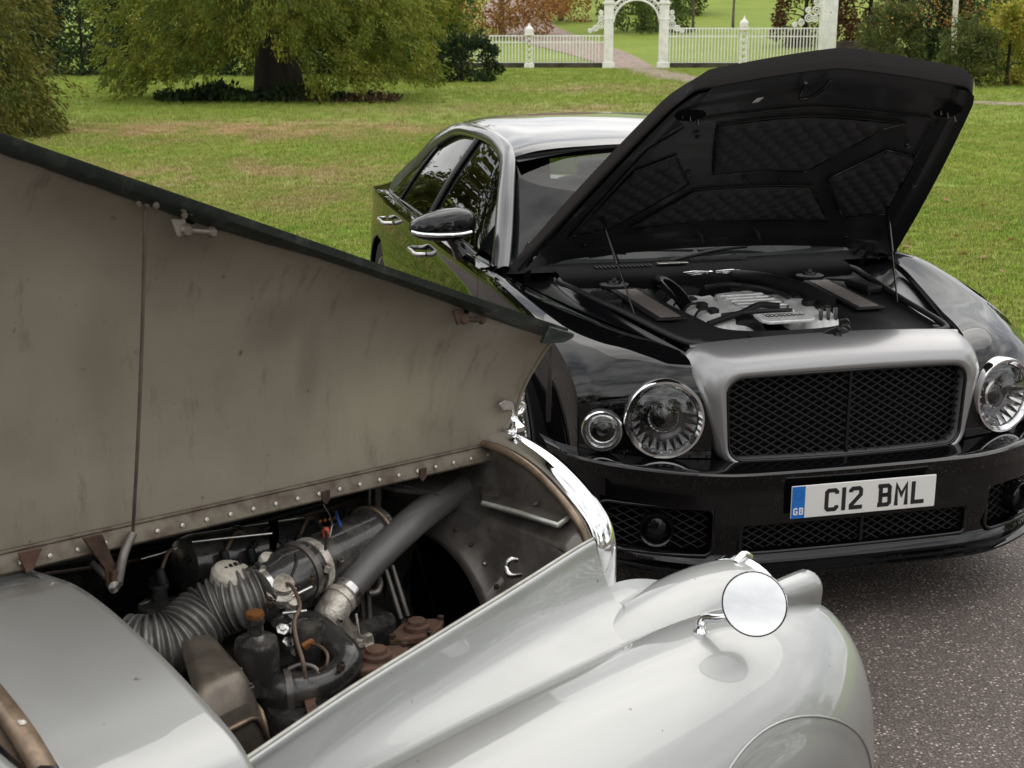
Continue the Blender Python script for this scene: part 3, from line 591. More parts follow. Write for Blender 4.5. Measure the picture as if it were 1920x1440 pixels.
# winged mascot standing on the shell, seen from behind
mo = np.array((-.0, -.012, 1.094))
ma = lathe('mascot_cap', [(.028, 0), (.028, .010), (.020, .016), (.012, .024), (.010, .032)], mo, (0, 0, 1), M['chrome'], rs, 20)
V, F = join([tube_data(spl([mo + np.array(q) for q in ((.0, 0, .028), (.004, 0, .055), (.0, 0, .078))], 10), .0085, 8),
    tube_data(spl([mo + np.array(q) for q in ((.0, 0, .076), (-.014, .0, .086), (-.028, 0, .078), (-.024, 0, .064), (-.004, 0, .058))], 16), .006, 8),
    tube_data(spl([mo + np.array(q) for q in ((-.004, 0, .058), (-.024, 0, .056), (-.034, 0, .046), (-.026, 0, .034), (-.002, 0, .032))], 16), .006, 8)])
mesh_obj('mascot', [L(v) for v in V], F, M['chrome'], ma)
for sg in (-1, 1): slab('mascot_wing', [mo + np.array(q) for q in ((.0, sg * .004, .066), (.05, sg * .022, .082), (.072, sg * .026, .078), (.05, sg * .02, .058), (.0, sg * .004, .046))], (0, sg * .005, 0), M['chrome'], ma, bevel=.002)
# ---- engine bay
def tub(name, pts, mt, **k): return mesh_obj(name, [L(p) for p in pts], [tuple(range(len(pts)))], mt, SV, smooth=False, **k)
tub('bulkhead', [(1.13, -.55, .45), (1.13, .55, .45), (1.13, .5, 1.0), (1.13, .2, 1.085), (1.13, -.05, 1.085), (1.13, -.3, 1.04), (1.13, -.5, .92)], M['oily_black'])
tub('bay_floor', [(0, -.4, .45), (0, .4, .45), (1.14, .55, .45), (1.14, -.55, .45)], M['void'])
mesh_obj('far_bay_wall', [L(p) for s in np.linspace(0, 1.14, 10) for p in ((s, .28 + .2 * s, .45), (s, .27 + .2 * s, .75), (s, .29 + .2 * s, .92))], gridfaces(10, 3), M['oily_black'], SV)
mesh_obj('near_bay_wall', [L(p) for s in np.linspace(0, 1.14, 10) for p in ((s, -.31 - .185 * s, .45), (s, -.30 - .185 * s, .80), (s, -.305 - .18 * s, .925 - .045 * s))], gridfaces(10, 3), M['oily_black'], SV)
# fan shroud with round opening, and top tank
fc_ = np.array(SF.at(805, 1165, s=.17)); fr_ = .215
V = []; n = 64
def sq(t, y0, y1, z0, z1):
    c, s = math.cos(t), math.sin(t); k = min((y1 if c > 0 else -y0) / abs(c) if abs(c) > 1e-6 else 9, (z1 if s > 0 else -z0) / abs(s) if abs(s) > 1e-6 else 9); return c * k, s * k
ctop = []
for t in np.linspace(0, 2 * math.pi, n, endpoint=False):
    c, s = math.cos(t), math.sin(t); dy, dz = sq(t, -.36 - fc_[1], .34 - fc_[1], -.4, 1.055 - fc_[2] )
    y, z = fc_[1] + dy, fc_[2] + dz; z = min(z, .925, np.interp(abs(y), h[:, 0], h[:, 1]) - .05)
    V += [(.128, y, z), (.135, y * .985, z - .012), (.14, fc_[1] + c * (fr_ + .05), fc_[2] + s * (fr_ + .05)), (.17, fc_[1] + c * (fr_ + .012), fc_[2] + s * (fr_ + .012)), (.185, fc_[1] + c * fr_, fc_[2] + s * fr_), (.165, fc_[1] + c * (fr_ - .006), fc_[2] + s * (fr_ - .006)), (.06, fc_[1] + c * (fr_ - .012), fc_[2] + s * (fr_ - .012))]
shd = mesh_obj('fan_shroud', [L(v) for v in V], gridfaces(n, 7, True, False), M['dusty_black'], SV)
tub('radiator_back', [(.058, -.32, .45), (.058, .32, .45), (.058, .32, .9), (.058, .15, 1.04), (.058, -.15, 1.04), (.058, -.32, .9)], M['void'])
mesh_obj('fan_blade', [L(fc_ + np.array(q)) for q in ((-.02, 0, .02), (.01, .03, .19), (-.03, .09, .17), (-.04, .03, 0))], [(0, 1, 2, 3)], M['oily_black'], SV)
rows = []
for y in np.linspace(-.325, .33, 25):
    zo = np.interp(abs(y), h[:, 0], h[:, 1]); z0 = min(.925, zo - .05); z1 = min(.958, zo - .022)
    rows.append([(.130, y, z0 - .004), (.126, y, z0 + .004), (.10, y, (z0 + z1) / 2 + .004), (.078, y, z1), (.074, y, min(zo - .014, z1 + .04)), (.072, y, zo - .012)])
patch('header_tank', surf(rows, 16, 50), M['dusty_black'], SV)
# top plates
slab('top_plate', [SF.at(u, v, z=.972) for u, v in ((895, 892), (985, 905), (1064, 968), (1050, 982), (930, 948), (905, 935))], (0, 0, -.012), M['dusty_black'], SV, bevel=.002)
tube('plate_edge', [SF.at(u, v, z=.970) for u, v in ((905, 943), (975, 962), (1046, 985), (1064, 972))], .006, M['edge_trim'], SV, 8)
slab('top_plate', [SF.at(u, v, z=.985) for u, v in ((700, 905), (790, 878), (880, 880), (822, 925), (740, 915))], (0, 0, -.010), M['dusty_black'], SV, bevel=.002)
tube('plate_edge', [SF.at(u, v, z=.984) for u, v in ((715, 903), (765, 913), (822, 927))], .005, M['dusty_black'], SV, 8)
lathe('top_plate_bolt', [(.010, 0), (.009, .004), (0, .005)], SF.at(1052, 938, z=.985), (0, 0, 1), M['dull_chrome'], SV, 12)
tube('hook', spl([SF.at(u, v, z=z) for u, v, z in ((968, 1050, .92), (955, 1050, .925), (949, 1064, .91), (955, 1078, .90), (975, 1078, .89))], 14), .006, M['dull_chrome'], SV, 8)
# rubber top hose
hp = [SF.at(u, v, z=z) for u, v, z in ((905, 912, .945), (880, 914, .95), (845, 928, .95), (800, 958, .95), (755, 996, .945), (715, 1035, .925), (680, 1072, .90), (650, 1108, .878))]
hose = tube('coolant_hose', hp, [.030, .032, .034, .0345, .034, .033, .032, .031], M['hose_rubber'], SV, 24, k=50)
def band(name, p, d, r, w, mt, par): 
    d = np.array(d, float); return lathe(name, [(r, -w), (r + .0025, -w), (r + .003, 0), (r + .0025, w), (r, w)], p, d / np.linalg.norm(d), mt, par, 28)
d0 = np.array(hp[0]) - np.array(hp[1]); band('hose_clamp', np.array(hp[0]) - d0 * .15, d0, .031, .007, M['cast_alloy'], hose)
tube('hose_stub', [np.array(hp[0]) - d0 * .2, np.array(hp[0]) + d0 * 1.8], .028, M['dusty_black'], hose, 20)
d1 = np.array(hp[-1]) - np.array(hp[-2]); d1 /= np.linalg.norm(d1)
band('hose_clamp', np.array(hp[-1]) + d1 * .004, d1, .0325, .007, M['dull_chrome'], hose); band('hose_clamp', np.array(hp[-1]) + d1 * .024, d1, .032, .006, M['cast_alloy'], hose)
e0 = np.array(hp[-1]); el = [e0, e0 + d1 * .03, e0 + d1 * .06 + np.array((0, 0, -.015)), np.array(SF.at(632, 1185, z=.79)), np.array(SF.at(655, 1205, z=.76))]
elb = tube('thermostat_elbow', el, [.029, .033, .037, .036, .030], M['cast_alloy'], SV, 20, k=20)
for u, v, z in ((665, 1185, .79), (690, 1195, .78), (640, 1205, .78), (672, 1205, .775)):
    lathe('elbow_bolt', [(.010, -.01), (.010, .006), (.006, .008), (0, .009)], SF.at(u, v, z=z), (0, 0, 1), M['cast_alloy'], elb, 6)
slab('elbow_flange', [SF.at(u, v, z=.772) for u, v in ((600, 1185), (640, 1172), (700, 1190), (702, 1206), (660, 1222), (615, 1210))], (0, 0, -.012), M['cast_alloy'], elb, bevel=.003)
# air intake drum and ribbed hose
ca = np.array(SF.at(492, 1108, z=.925)); cb = np.array(SF.at(700, 1000, z=.935)); cdv = (cb - ca); cl = np.linalg.norm(cdv); cdv /= cl
drum = lathe('air_silencer', [(.040, -.01), (.048, 0), (.050, .03), (.057, .05), (.058, .09), (.054, .095), (.054, cl * .55), (.055, cl * .96), (.060, cl * .965), (.060, cl * .985), (.055, cl * .99), (.060, cl), (.058, cl + .012), (.03, cl + .02)], ca, cdv, M['oily_black'], SV, 40)
band('drum_band', ca + cdv * .10, cdv, .0585, .007, M['dusty_black'], drum); band('drum_band', ca + cdv * cl * .972, cdv, .060, .003, M['trim_brown'], drum)
band('drum_strap', ca + cdv * .135, cdv, .055, .009, M['cast_alloy'], drum)
rp_ = [SF.at(u, v, z=z) for u, v, z in ((487, 1110, .922), (455, 1122, .915), (420, 1133, .905), (385, 1152, .89), (355, 1180, .875), (325, 1205, .862), (280, 1215, .86), (235, 1215, .858))]
P = spl(rp_, 300); dl = np.concatenate([[0], np.cumsum(np.linalg.norm(np.diff(P, axis=0), axis=1))]); rr = np.interp(np.linspace(0, 1, 300), [0, .12, .5, 1], [.047, .052, .056, .058]) + .0048 * np.sign(np.sin(dl / .0130 * 2 * math.pi)) * np.abs(np.sin(dl / .0130 * 2 * math.pi)) ** .6
V, F = tube_data(P, rr, 32); rh = mesh_obj('ribbed_air_hose', [L(v) for v in V], F, M['ribbed_hose'], SV)
band('hose_band', np.array(rp_[0]) - cdv * .004, cdv, .050, .008, M['dull_chrome'], rh)
lathe('band_screw', [(.008, -.01), (.008, .01), (0, .011)], np.array(rp_[0]) + np.array((0, -.005, .052)), (0, 1, .1), M['dull_chrome'], rh, 10)
# cream oil filler cap
oc = np.array(SF.at(437, 1072, z=.965)); cap = lathe('oil_filler_cap', [(.040, -.022), (.041, -.004), (.036, .004), (.028, .007), (0, .008)], oc, (-.15, -.28, 1), M['cream'], SV, 32)
pts = []
for k in range(5):
    c = oc + np.array((.022 - .011 * k, .008, .009 + .0022 * (k - 2) * 0 + .0015)); pts.append(box_data(c, (.006, .013, .002), (.3, 'Z')))
V, F = join(pts); mesh_obj('cap_marks', [L(v) for v in V], F, M['plate_black'], cap, smooth=False)
lathe('dipstick_cap', [(.020, -.008), (.021, 0), (.018, .006), (0, .008)], SF.at(505, 1050, z=.97), (-.1, -.4, 1), M['cream'], SV, 24)
# damper pots
def pot(u, v, z, r_, hgt, capm):
    c = np.array(SF.at(u, v, z=z))
    p = lathe('carburettor_pot', [(r_ * .95, -hgt), (r_, -hgt + .01), (r_, -.012), (r_ * .92, -.003), (r_ * .5, .003), (r_ * .36, .008), (r_ * .34, .028), (r_ * .42, .030), (r_ * .42, .040), (r_ * .3, .042)], c, (0, 0, 1), M['oily_black'], SV, 32)
    lathe('damper_cap', [(r_ * .40, .040), (r_ * .44, .044), (r_ * .42, .050), (0, .051)], c, (0, 0, 1), capm, p, 8); return p
pot(480, 1196, .905, .040, .10, M['copper']); pot(300, 1130, .905, .044, .10, M['black_plastic'])
# brown heater box by the scuttle
c = [np.array(SF.at(u, v, z=.86)) for u, v in ((335, 1215), (418, 1218), (488, 1283), (372, 1340))]
e = np.array((.0, 0, .03)); hb_r = []
a0, a1, a2, a3 = c
V = []
for t in np.linspace(0, 1, 14):
    for w_ in np.linspace(0, 1, 12):
        p = (a0 * (1 - t) + a3 * t) * (1 - w_) + (a1 * (1 - t) + a2 * t) * w_
        dr = .06 * max(0, (w_ - .75) / .25) ** 2 + .015 * max(0, (.15 - w_) / .15) ** 2 + .05 * max(0, (t - .8) / .2) ** 2; V.append(p + np.array((0, 0, .028 - dr)))
hb = mesh_obj('heater_box', [L(v) for v in V], gridfaces(14, 12), M['brown_box'], SV, label='brown pressed steel heater box')
sk = [V[i * 12 + 11] for i in range(14)] + [V[13 * 12 + j] for j in range(10, -1, -1)]
mesh_obj('box_side', [L(q) for p in sk for q in (p, p + np.array((-.004, -.006, -.03)), p + np.array((-.004, -.006, -.20)))], gridfaces(len(sk), 3), M['brown_box'], hb)
tube('box_bead', [p + np.array((-.006, -.007, -.028)) for p in sk], .005, M['trim_brown'], hb, 8)
# manifold pipes
mf = [SF.at(u, v, z=z) for u, v, z in ((560, 1168, .86), (590, 1172, .865), (628, 1205, .85), (652, 1240, .83), (630, 1270, .81), (585, 1292, .80), (540, 1298, .80), (512, 1305, .78), (500, 1335, .70))]
mfp = tube('inlet_manifold', mf, [.024, .026, .028, .029, .031, .036, .040, .042, .042], M['oily_black'], SV, 22, k=44)
q = np.array(mf[6]); band('manifold_flange', q, np.array(mf[5]) - q, .040, .006, M['dusty_black'], mfp)
lathe('manifold_drum', [(.060, -.10), (.062, 0), (.056, .010), (.0, .012)], SF.at(560, 1330, z=.775), (0, 0, 1), M['oily_black'], SV, 30)
lathe('carburettor_bowl', [(.03, -.06), (.034, 0), (.030, .014), (.012, .02), (0, .021)], SF.at(578, 1180, z=.875), (0, 0, 1), M['oily_black'], SV, 26)
cbd = lathe('carburettor_body', [(.026, -.05), (.030, -.02), (.030, .01), (.022, .016), (.022, .03), (.014, .034), (0, .035)], SF.at(525, 1110, z=.925), (.1, -.5, .8), M['cast_alloy'], SV, 18)
for u, v, z, r_ in ((540, 1135, .90, .016), (512, 1140, .90, .018), (555, 1120, .90, .014), (535, 1160, .88, .02), (505, 1090, .94, .012)):
    lathe('carburettor_fitting', [(r_, -.02), (r_ * 1.05, .0), (r_ * .8, .008), (r_ * .8, .018), (0, .02)], SF.at(u, v, z=z), (random.uniform(-.5, .5), -.6, .7), M['cast_alloy'] if r_ < .017 else M['oily_black'], cbd, 10)
def wire(pp, r_, mt, name='fuel_line'): return tube(name, [SF.at(u, v, z=z) for u, v, z in pp], r_, mt, SV, 8, k=30)
wire([(515, 1098, .935), (540, 1095, .95), (556, 1115, .955), (562, 1140, .95), (552, 1165, .94), (556, 1200, .92), (568, 1240, .90), (573, 1272, .87)], .0038, M['brown_wire'])
wire([(585, 1208, .88), (600, 1212, .888), (614, 1228, .885), (612, 1248, .87), (600, 1258, .85)], .003, M['brown_wire'])
lathe('fuel_union', [(.008, -.012), (.008, .0), (.006, .008), (0, .01)], SF.at(580, 1206, z=.88), (-.6, -.3, .4), M['copper'], SV, 6)
wire([(545, 1085, .95), (556, 1050, .975), (530, 1020, .98), (470, 1000, .97)], .003, M['black_rubber'], 'ignition_lead')
wire([(610, 1030, .99), (612, 1000, .995), (600, 985, .99), (588, 975, .985)], .003, M['black_rubber'], 'ignition_lead')
wire([(618, 1010, .985), (622, 975, 1.0), (608, 945, 1.01)], .0025, M['dull_chrome'], 'ignition_lead')
wire([(642, 995, .98), (633, 972, .99), (630, 960, .985)], .0035, M['blue_wire'], 'ignition_lead')
lathe('red_terminal', [(.008, 0), (.008, .02), (.004, .026), (0, .027)], SF.at(612, 1012, z=.975), (0, 0, 1), M['red_wire'], SV, 12)
wire([(360, 1016, 1.0), (430, 1008, 1.0), (510, 1000, 1.0)], .0035, M['dull_chrome'], 'throttle_rod')
wire([(265, 1048, .98), (300, 1038, .985), (330, 1028, .985)], .003, M['dull_chrome'], 'throttle_rod')
slab('bracket', [SF.at(u, v, z=.985) for u, v in ((508, 978), (522, 975), (524, 1005), (518, 1032), (510, 1030))], (.004, .004, 0), M['cream'], SV, bevel=.001)
for u in (350, 352): 
    pass
tube('bulkhead_pipe', [SF.at(350, 1030, z=.96), SF.at(352, 1095, z=.88)], .010, M['dusty_black'], SV, 10)
# upright rods by the shroud
for x0, y0, x1, y1 in ((735, 1060, 765, 1155), (722, 1065, 752, 1160), (690, 1090, 695, 1185), (676, 1095, 684, 1180)):
    tube('stay_rod', [SF.at(x0, y0, z=.86), SF.at(x1, y1, z=.76)], .0055, M['dusty_black'], SV, 8)
wire([(700, 1075, .87), (712, 1090, .86), (706, 1110, .85), (692, 1112, .85)], .007, M['dusty_black'], 'lever')
# rusty plates near the wing
def rusty(u, v, z, k):
    c = np.array(SF.at(u, v, z=z)); n = np.array((0, -.05, 1)); pl = []
    for a, rr_ in ((0, 1.2), (32, .92), (90, 1.0), (148, .92), (180, 1.2), (212, .92), (270, 1.0), (328, .92)):
        pl.append(c + np.array((.075 * k * rr_ * math.cos(R(a)), .055 * k * rr_ * math.sin(R(a)), 0)))
    p = slab('damper_cover', pl, (0, 0, -.016), M['rust'], SV, bevel=.004, label='rusty cast suspension damper cover')
    lathe('cover_boss', [(.034 * k, -.002), (.032 * k, .008), (.024 * k, .011), (.022 * k, .018), (.008, .020), (0, .0205)], c, (0, 0, 1), M['rust'], p, 24)
    for a in (0, 90, 180, 270): lathe('cover_bolt', [(.007, -.002), (.007, .007), (0, .008)], c + np.array((.078 * k * math.cos(R(a)), .048 * k * math.sin(R(a)), 0)), (0, 0, 1), M['dull_chrome'] if a % 180 else M['rust_dark'], p, 6)
    slab('damper_body', [q_ * .92 + c * .08 + np.array((0, 0, -.017)) for q_ in pl], (0, 0, -.12), M['rust_dark'], p, bevel=.003)
rusty(782, 1178, .80, .80); rusty(706, 1232, .82, .88)
# hinge bracket beneath the rail
slab('prop_bracket', [SF.at(u, v, y=-.03) for u, v in ((152, 1008), (190, 1000), (218, 1068), (214, 1104), (198, 1098), (194, 1066))], (0, -.006, 0), M['rust_dark'], SV, bevel=.002)
tube('prop_link', [SF.at(249, 1000, y=-.028), SF.at(232, 1040, y=-.04), SF.at(222, 1090, y=-.045)], .008, M['dusty_black'], SV, 8, k=10)
lathe('link_pin', [(.010, -.006), (.011, .004), (0, .006)], SF.at(212, 1100, y=-.045), (0, -1, 0), M['dull_chrome'], SV, 12)
slab('prop_bracket', [SF.at(u, v, y=-.036) for u, v in ((205, 1070), (222, 1062), (226, 1092), (214, 1106), (203, 1102))], (0, -.012, 0), M['rust_dark'], SV, bevel=.002)
slab('hinge_bracket', [SF.at(u, v, y=-.025) for u, v in ((32, 1036), (78, 1026), (62, 1066), (48, 1074))], (0, -.004, 0), M['rust'], SV, bevel=.001)
tube('far_cable', [SF.at(172, 1055, y=.05), SF.at(198, 1082, y=.02)], .006, M['dusty_black'], SV, 8)
# engine mass filling the bay
V = []; n, m_ = 20, 10
eb = box('cylinder_head', (.68, .06, .68), (.60, .26, .22), M['oily_black'], SV, bevel=.02)
box('rocker_box', (.72, .12, .82), (.50, .13, .07), M['oily_black'], eb, bevel=.02)
box('side_casting', (.68, -.10, .60), (.5, .2, .2), M['oily_black'], eb, bevel=.02)

# ---- the clutter of an old engine bay
for k in range(12):
    a = R(20 + 12.5 * k); p_ = fc_ + np.array((.012, (fr_ + .035) * math.cos(a), (fr_ + .035) * math.sin(a)))
    if p_[2] < .92: lathe('shroud_bolt', [(.006, 0), (.006, .005), (.003, .008), (0, .008)], (.150, p_[1], p_[2]), (1, 0, 0), M['dull_chrome' if k % 3 == 0 else 'rust_dark'], SV, 6)
for u0, u1, mt in ((693, 697, 'dusty_black'), (706, 716, 'brown_box')):
    slab('upright_stay', [SF.at(u0, 905, y=.15), SF.at(u1, 903, y=.15), SF.at(u1 - 3, 1010, y=.15), SF.at(u0 - 3, 1010, y=.15)], (0, .006, 0), M[mt], SV, bevel=.001)
bd_ = np.array(SF.at(345, 1062, y=.13)); be_ = np.array(SF.at(585, 1020, y=.13)); dv_ = be_ - bd_; dl_ = np.linalg.norm(dv_)
lathe('air_cleaner', [(.03, -.01), (.055, 0), (.060, .02), (.060, dl_ * .4), (.063, dl_ * .41), (.063, dl_ * .43), (.060, dl_ * .44), (.060, dl_ - .02), (.05, dl_), (.0, dl_ + .005)], bd_, dv_, M['oily_black'], SV, 32)
for i, (ua, va, ub, vb) in enumerate(((420, 1040, 470, 1010), (470, 1035, 530, 1000), (560, 1010, 600, 985), (640, 1000, 668, 960), (300, 1075, 340, 1045))):
    a_ = np.array(SF.at(ua, va, y=.06)); b_ = np.array(SF.at(ub, vb, y=.12)); m_ = (a_ + b_) / 2 + np.array((0, 0, .03)); tube('ignition_lead', [a_, m_, b_], .0035, M['black_rubber' if i % 2 else 'brown_wire'], SV, 6, k=14)
    lathe('plug_cap', [(.009, -.02), (.010, 0), (.007, .008), (0, .01)], a_, (0, .3, 1), M['black_plastic'], SV, 10)
for zz, mt, rr_ in ((.90, 'black_rubber', .007), (.88, 'brown_wire', .004), (.912, 'black_rubber', .005)):
    tube('wiring_loom', [(s_, .26 + .17 * s_ + .008 * math.sin(9 * s_ + zz * 50), zz + .012 * math.sin(7 * s_)) for s_ in np.linspace(.12, 1.1, 26)], rr_, M[mt], SV, 7)
slab('rusty_bracket', [SF.at(u, v, z=.80) for u, v in ((568, 1292), (592, 1288), (600, 1300), (590, 1312), (604, 1350), (584, 1362), (572, 1320))], (0, 0, -.006), M['rust'], SV, bevel=.001)
for pp in ([(500, 1345, .74), (560, 1352, .75), (620, 1325, .76), (660, 1290, .77)], [(640, 1290, .79), (662, 1262, .80), (672, 1225, .80), (664, 1200, .80)], [(540, 1255, .84), (565, 1246, .845), (590, 1252, .84), (604, 1275, .82)]):
    wire(pp, .0045, M['dusty_black'], 'pipe')
for u, v, z, r_ in ((540, 1205, .85, .012), (556, 1218, .84, .010), (600, 1185, .87, .009), (530, 1180, .87, .013), (548, 1168, .875, .009), (612, 1262, .82, .011), (640, 1248, .845, .008), (505, 1128, .92, .010), (560, 1098, .93, .008), (585, 1085, .935, .007), (615, 1065, .945, .008), (640, 1052, .945, .006), (655, 1030, .95, .006), (520, 1075, .955, .008), (500, 1240, .86, .010), (470, 1290, .85, .007), (450, 1262, .87, .006)):
    lathe('engine_bolt', [(r_, -.008), (r_, .003), (r_ * .55, .004), (r_ * .55, .009), (0, .0095)], SF.at(u, v, z=z), (random.uniform(-.4, .4), random.uniform(-.8, 0), 1), M[random.choice(['cast_alloy', 'dull_chrome', 'rust_dark', 'dusty_black'])], SV, 6)
for (u, v, z), (u2, v2, z2) in (((548, 1118, .93), (585, 1100, .94)), ((530, 1150, .90), (575, 1145, .90)), ((610, 1140, .86), (640, 1165, .85)), ((668, 1150, .83), (676, 1200, .78))):
    tube('linkage_rod', [SF.at(u, v, z=z), SF.at(u2, v2, z=z2)], .0035, M['dull_chrome'], SV, 8)
box('terminal_block', np.array(SF.at(612, 985, y=.13)), (.05, .02, .03), M['black_plastic'], SV, bevel=.003)
for k in range(4): lathe('terminal_screw', [(.004, 0), (.004, .004), (0, .005)], np.array(SF.at(600 + 9 * k, 978 - 2 * k, y=.117)), (0, -1, .4), M['copper'], SV, 8)
for u, v in ((930, 930), (1005, 945), (1030, 920), (960, 900), (1085, 945), (840, 900)):
    lathe('tank_bolt', [(.007, 0), (.007, .005), (.004, .006), (0, .0065)], SF.at(u, v, z=.978), (0, 0, 1), M['dusty_black'], SV, 6)

# ---- cabin behind the scuttle (left of the picture)
for sg in (-1, 1):
    rows = []
    for s_, o_ in ((1.36, .86), (1.7, .90), (2.2, .92), (2.8, .925), (3.4, .91), (4.0, .86), (4.5, .72)):
        zt = np.interp(s_, [1.36, 1.8, 3.4, 4.5], [1.00, 1.06, 1.06, .95])
        rows.append([(s_, sg * (o_ - .10), zt), (s_, sg * (o_ - .06), zt - .03), (s_, sg * o_, zt - .25), (s_, sg * (o_ + .02), .62), (s_, sg * (o_ - .01), .40), (s_, sg * (o_ - .06), .26)])
    patch('body_side', surf(rows, 24, 40), M['silver_paint'], SV)
    tube('screen_pillar', [(1.42, sg * .72, 1.03), (1.60, sg * .66, 1.28), (1.82, sg * .60, 1.50), (2.1, sg * .60, 1.56), (3.0, sg * .60, 1.55), (3.6, sg * .60, 1.42), (4.0, sg * .66, 1.10)], .032, M['silver_paint'], SV, 10, k=40)
    patch('side_window', surf([[(1.62, sg * .79, 1.06), (1.72, sg * .66, 1.36)], [(2.0, sg * .81, 1.07), (2.05, sg * .61, 1.53)], [(2.9, sg * .81, 1.07), (2.9, sg * .61, 1.53)], [(3.6, sg * .79, 1.07), (3.5, sg * .62, 1.42)]], 10, 20), M['side_glass'], SV)
rows = [[(s_, y_ * w_, z_ - .07 * y_ * y_) for y_ in (-1, -.6, 0, .6, 1)] for s_, w_, z_ in ((1.80, .60, 1.57), (2.1, .60, 1.615), (2.8, .60, 1.62), (3.3, .60, 1.56), (3.8, .64, 1.32), (4.3, .66, 1.05), (4.9, .66, .85), (5.0, .64, .5))]
patch('roof', surf(rows, 24, 40), M['silver_paint'], SV)
# ================================================================== black saloon
BC = Frame(1.1534, 4.2543, -75.887)
BK = empty('saloon_car', (BC.cx, BC.cy, 0), BC.yaw, 'glossy black modern saloon with raised bonnet and white C12 BML number plate', 'car')
CRE = [(.355, .87, .70), (.365, .872, .76), (.41, .876, .81), (.52, .882, .868), (.64, .888, .902), (.80, .90, .944), (1.05, .918, .975), (1.3, .935, 1.0), (1.6, .945, 1.0),
       (2.2, .95, 1.0), (3.0, .95, 1.002), (3.6, .948, 1.002), (4.1, .94, 1.0), (4.6, .915, .985), (5.0, .86, .95), (5.35, .78, .90)]
def hole_filter(V, F, holes):
    """drop faces whose middle lies within r of an axis line"""
    V = np.array(V, float); out = []
    for f in F:
        c = V[list(f)].mean(0); ok = True
        for o, a, r in holes:
            a = np.array(a, float); a /= np.linalg.norm(a); d = c - np.array(o); h = d @ a
            if abs(h) < .22 and np.linalg.norm(d - a * h) < r: ok = False; break
        if ok: out.append(f)
    return out
def hl_axis(sg): return (-math.cos(R(13)), sg * math.sin(R(13)), .04)
WHEEL_S = (1.0, 4.16); WHEEL_Z = .365; ARCH_R = .392
def wbon(s): return .398 + .412 * s - .0615 * s * s
for sg in (-1, 1):
    side = 'right' if sg < 0 else 'left'
    # ---- front wing: lamp panel rolled over into the wing top
    rows = [
        [(.165, .47, .572), (.195, .61, .572), (.25, .73, .572), (.305, .82, .572), (.355, .87, .572)],
        [(.168, .47, .70), (.198, .61, .70), (.255, .73, .70), (.31, .82, .70), (.355, .87, .70)],
        [(.18, .475, .80), (.21, .61, .805), (.27, .73, .793), (.325, .82, .778), (.365, .872, .76)],
        [(.225, .485, .868), (.255, .61, .870), (.315, .73, .856), (.37, .82, .833), (.41, .876, .81)],
        [(.32, .53, .905), (.35, .63, .912), (.43, .74, .907), (.49, .82, .892), (.52, .882, .868)],
        [(.72, .662, .928), (.72, .72, .938), (.72, .78, .944), (.72, .84, .942), (.72, .894, .925)],
        [(1.0, .75, .952), (1.0, .785, .96), (1.0, .82, .968), (1.0, .87, .976), (1.0, .914, .970)],
        [(1.3, .832, .977), (1.3, .85, .982), (1.3, .87, .990), (1.3, .90, 1.0), (1.3, .935, 1.0)],
        [(1.55, .865, .99), (1.55, .88, .995), (1.55, .895, 1.0), (1.55, .92, 1.005), (1.55, .944, 1.0)]]
    G = surf(rows, 60, 110); G[..., 1] *= sg
    V = G.reshape(-1, 3); F = gridfaces(G.shape[0], G.shape[1])
    F = hole_filter(V, F, [((.21, sg * .622, .712), hl_axis(sg), .122), ((.29, sg * .806, .665), hl_axis(sg), .064)])
    mesh_obj('front_wing', [L(v) for v in V], F, M['black_paint'], BK)
    # gutter between wing and engine bay
    rows = []
    for s in (.32, .5, .72, 1.0, 1.3, 1.55):
        w = wbon(s) - .003 if s > .4 else .53
        z = np.interp(s, [.32, .72, 1.0, 1.3, 1.55], [.910, .933, .955, .978, .988]); oi = np.interp(s, [.32, 1.45], [.50, .665])
        rows.append([(s, sg * w, z), (s, sg * (w - .012), z - .02), (s, sg * (oi + (w - oi) * .5), z - .035), (s, sg * (oi + .02), z - .03), (s, sg * oi, z - .012)])
    patch('wing_gutter', surf(rows, 20, 30), M['black_gloss'], BK)
    # ---- flank panels
    def flank(s0, s1, name, nn, mm=M['black_paint'], inset=0):
        cr = spl(CRE, 400); ss = s0 + (s1 - s0) * np.linspace(0, 1, nn) ** (1.6 if s0 < .37 else 1); rr = []
        for s in ss:
            o = np.interp(s, cr[:, 0], cr[:, 1]) - inset; z = np.interp(s, cr[:, 0], cr[:, 2]); k = np.interp(s, [.355, .9, 4.6, 5.35], [0, 1, 1, .2])
            pts = [(s, o, z), (s, o + .010 * k, z - .03), (s, o + .008 * k, z - .09), (s, o + .026 * k, z * .72), (s, o + .026 * k, .52), (s, o - .006, .34), (s, o - .06, .2)]
            if z < .9: pts = [(s, o, z), (s, o + .002, z - .03), (s, o + .003, z - .07), (s, o + .002, .60), (s, o, .52), (s, o - .01, .34), (s, o - .03, .22)]
            rr.append(spl(pts, 46))
        G = np.array(rr); G[..., 1] *= sg; V = G.reshape(-1, 3); F = gridfaces(*G.shape[:2])
        F = hole_filter(V * np.array([1, 0, 1]), F, [((w, 0, WHEEL_Z), (0, 1, 0), ARCH_R) for w in WHEEL_S])
        return mesh_obj(name, [L(v) for v in V], F, mm, BK)
    flank(.356, 1.515, 'wing_side', 90)
    d1 = flank(1.521, 2.86, 'front_door', 40); d2 = flank(2.866, 3.98, 'rear_door', 40)
    flank(3.986, 5.34, 'rear_quarter', 60)
    flank(.40, 5.25, 'body_frame', 120, M['void'], .018)
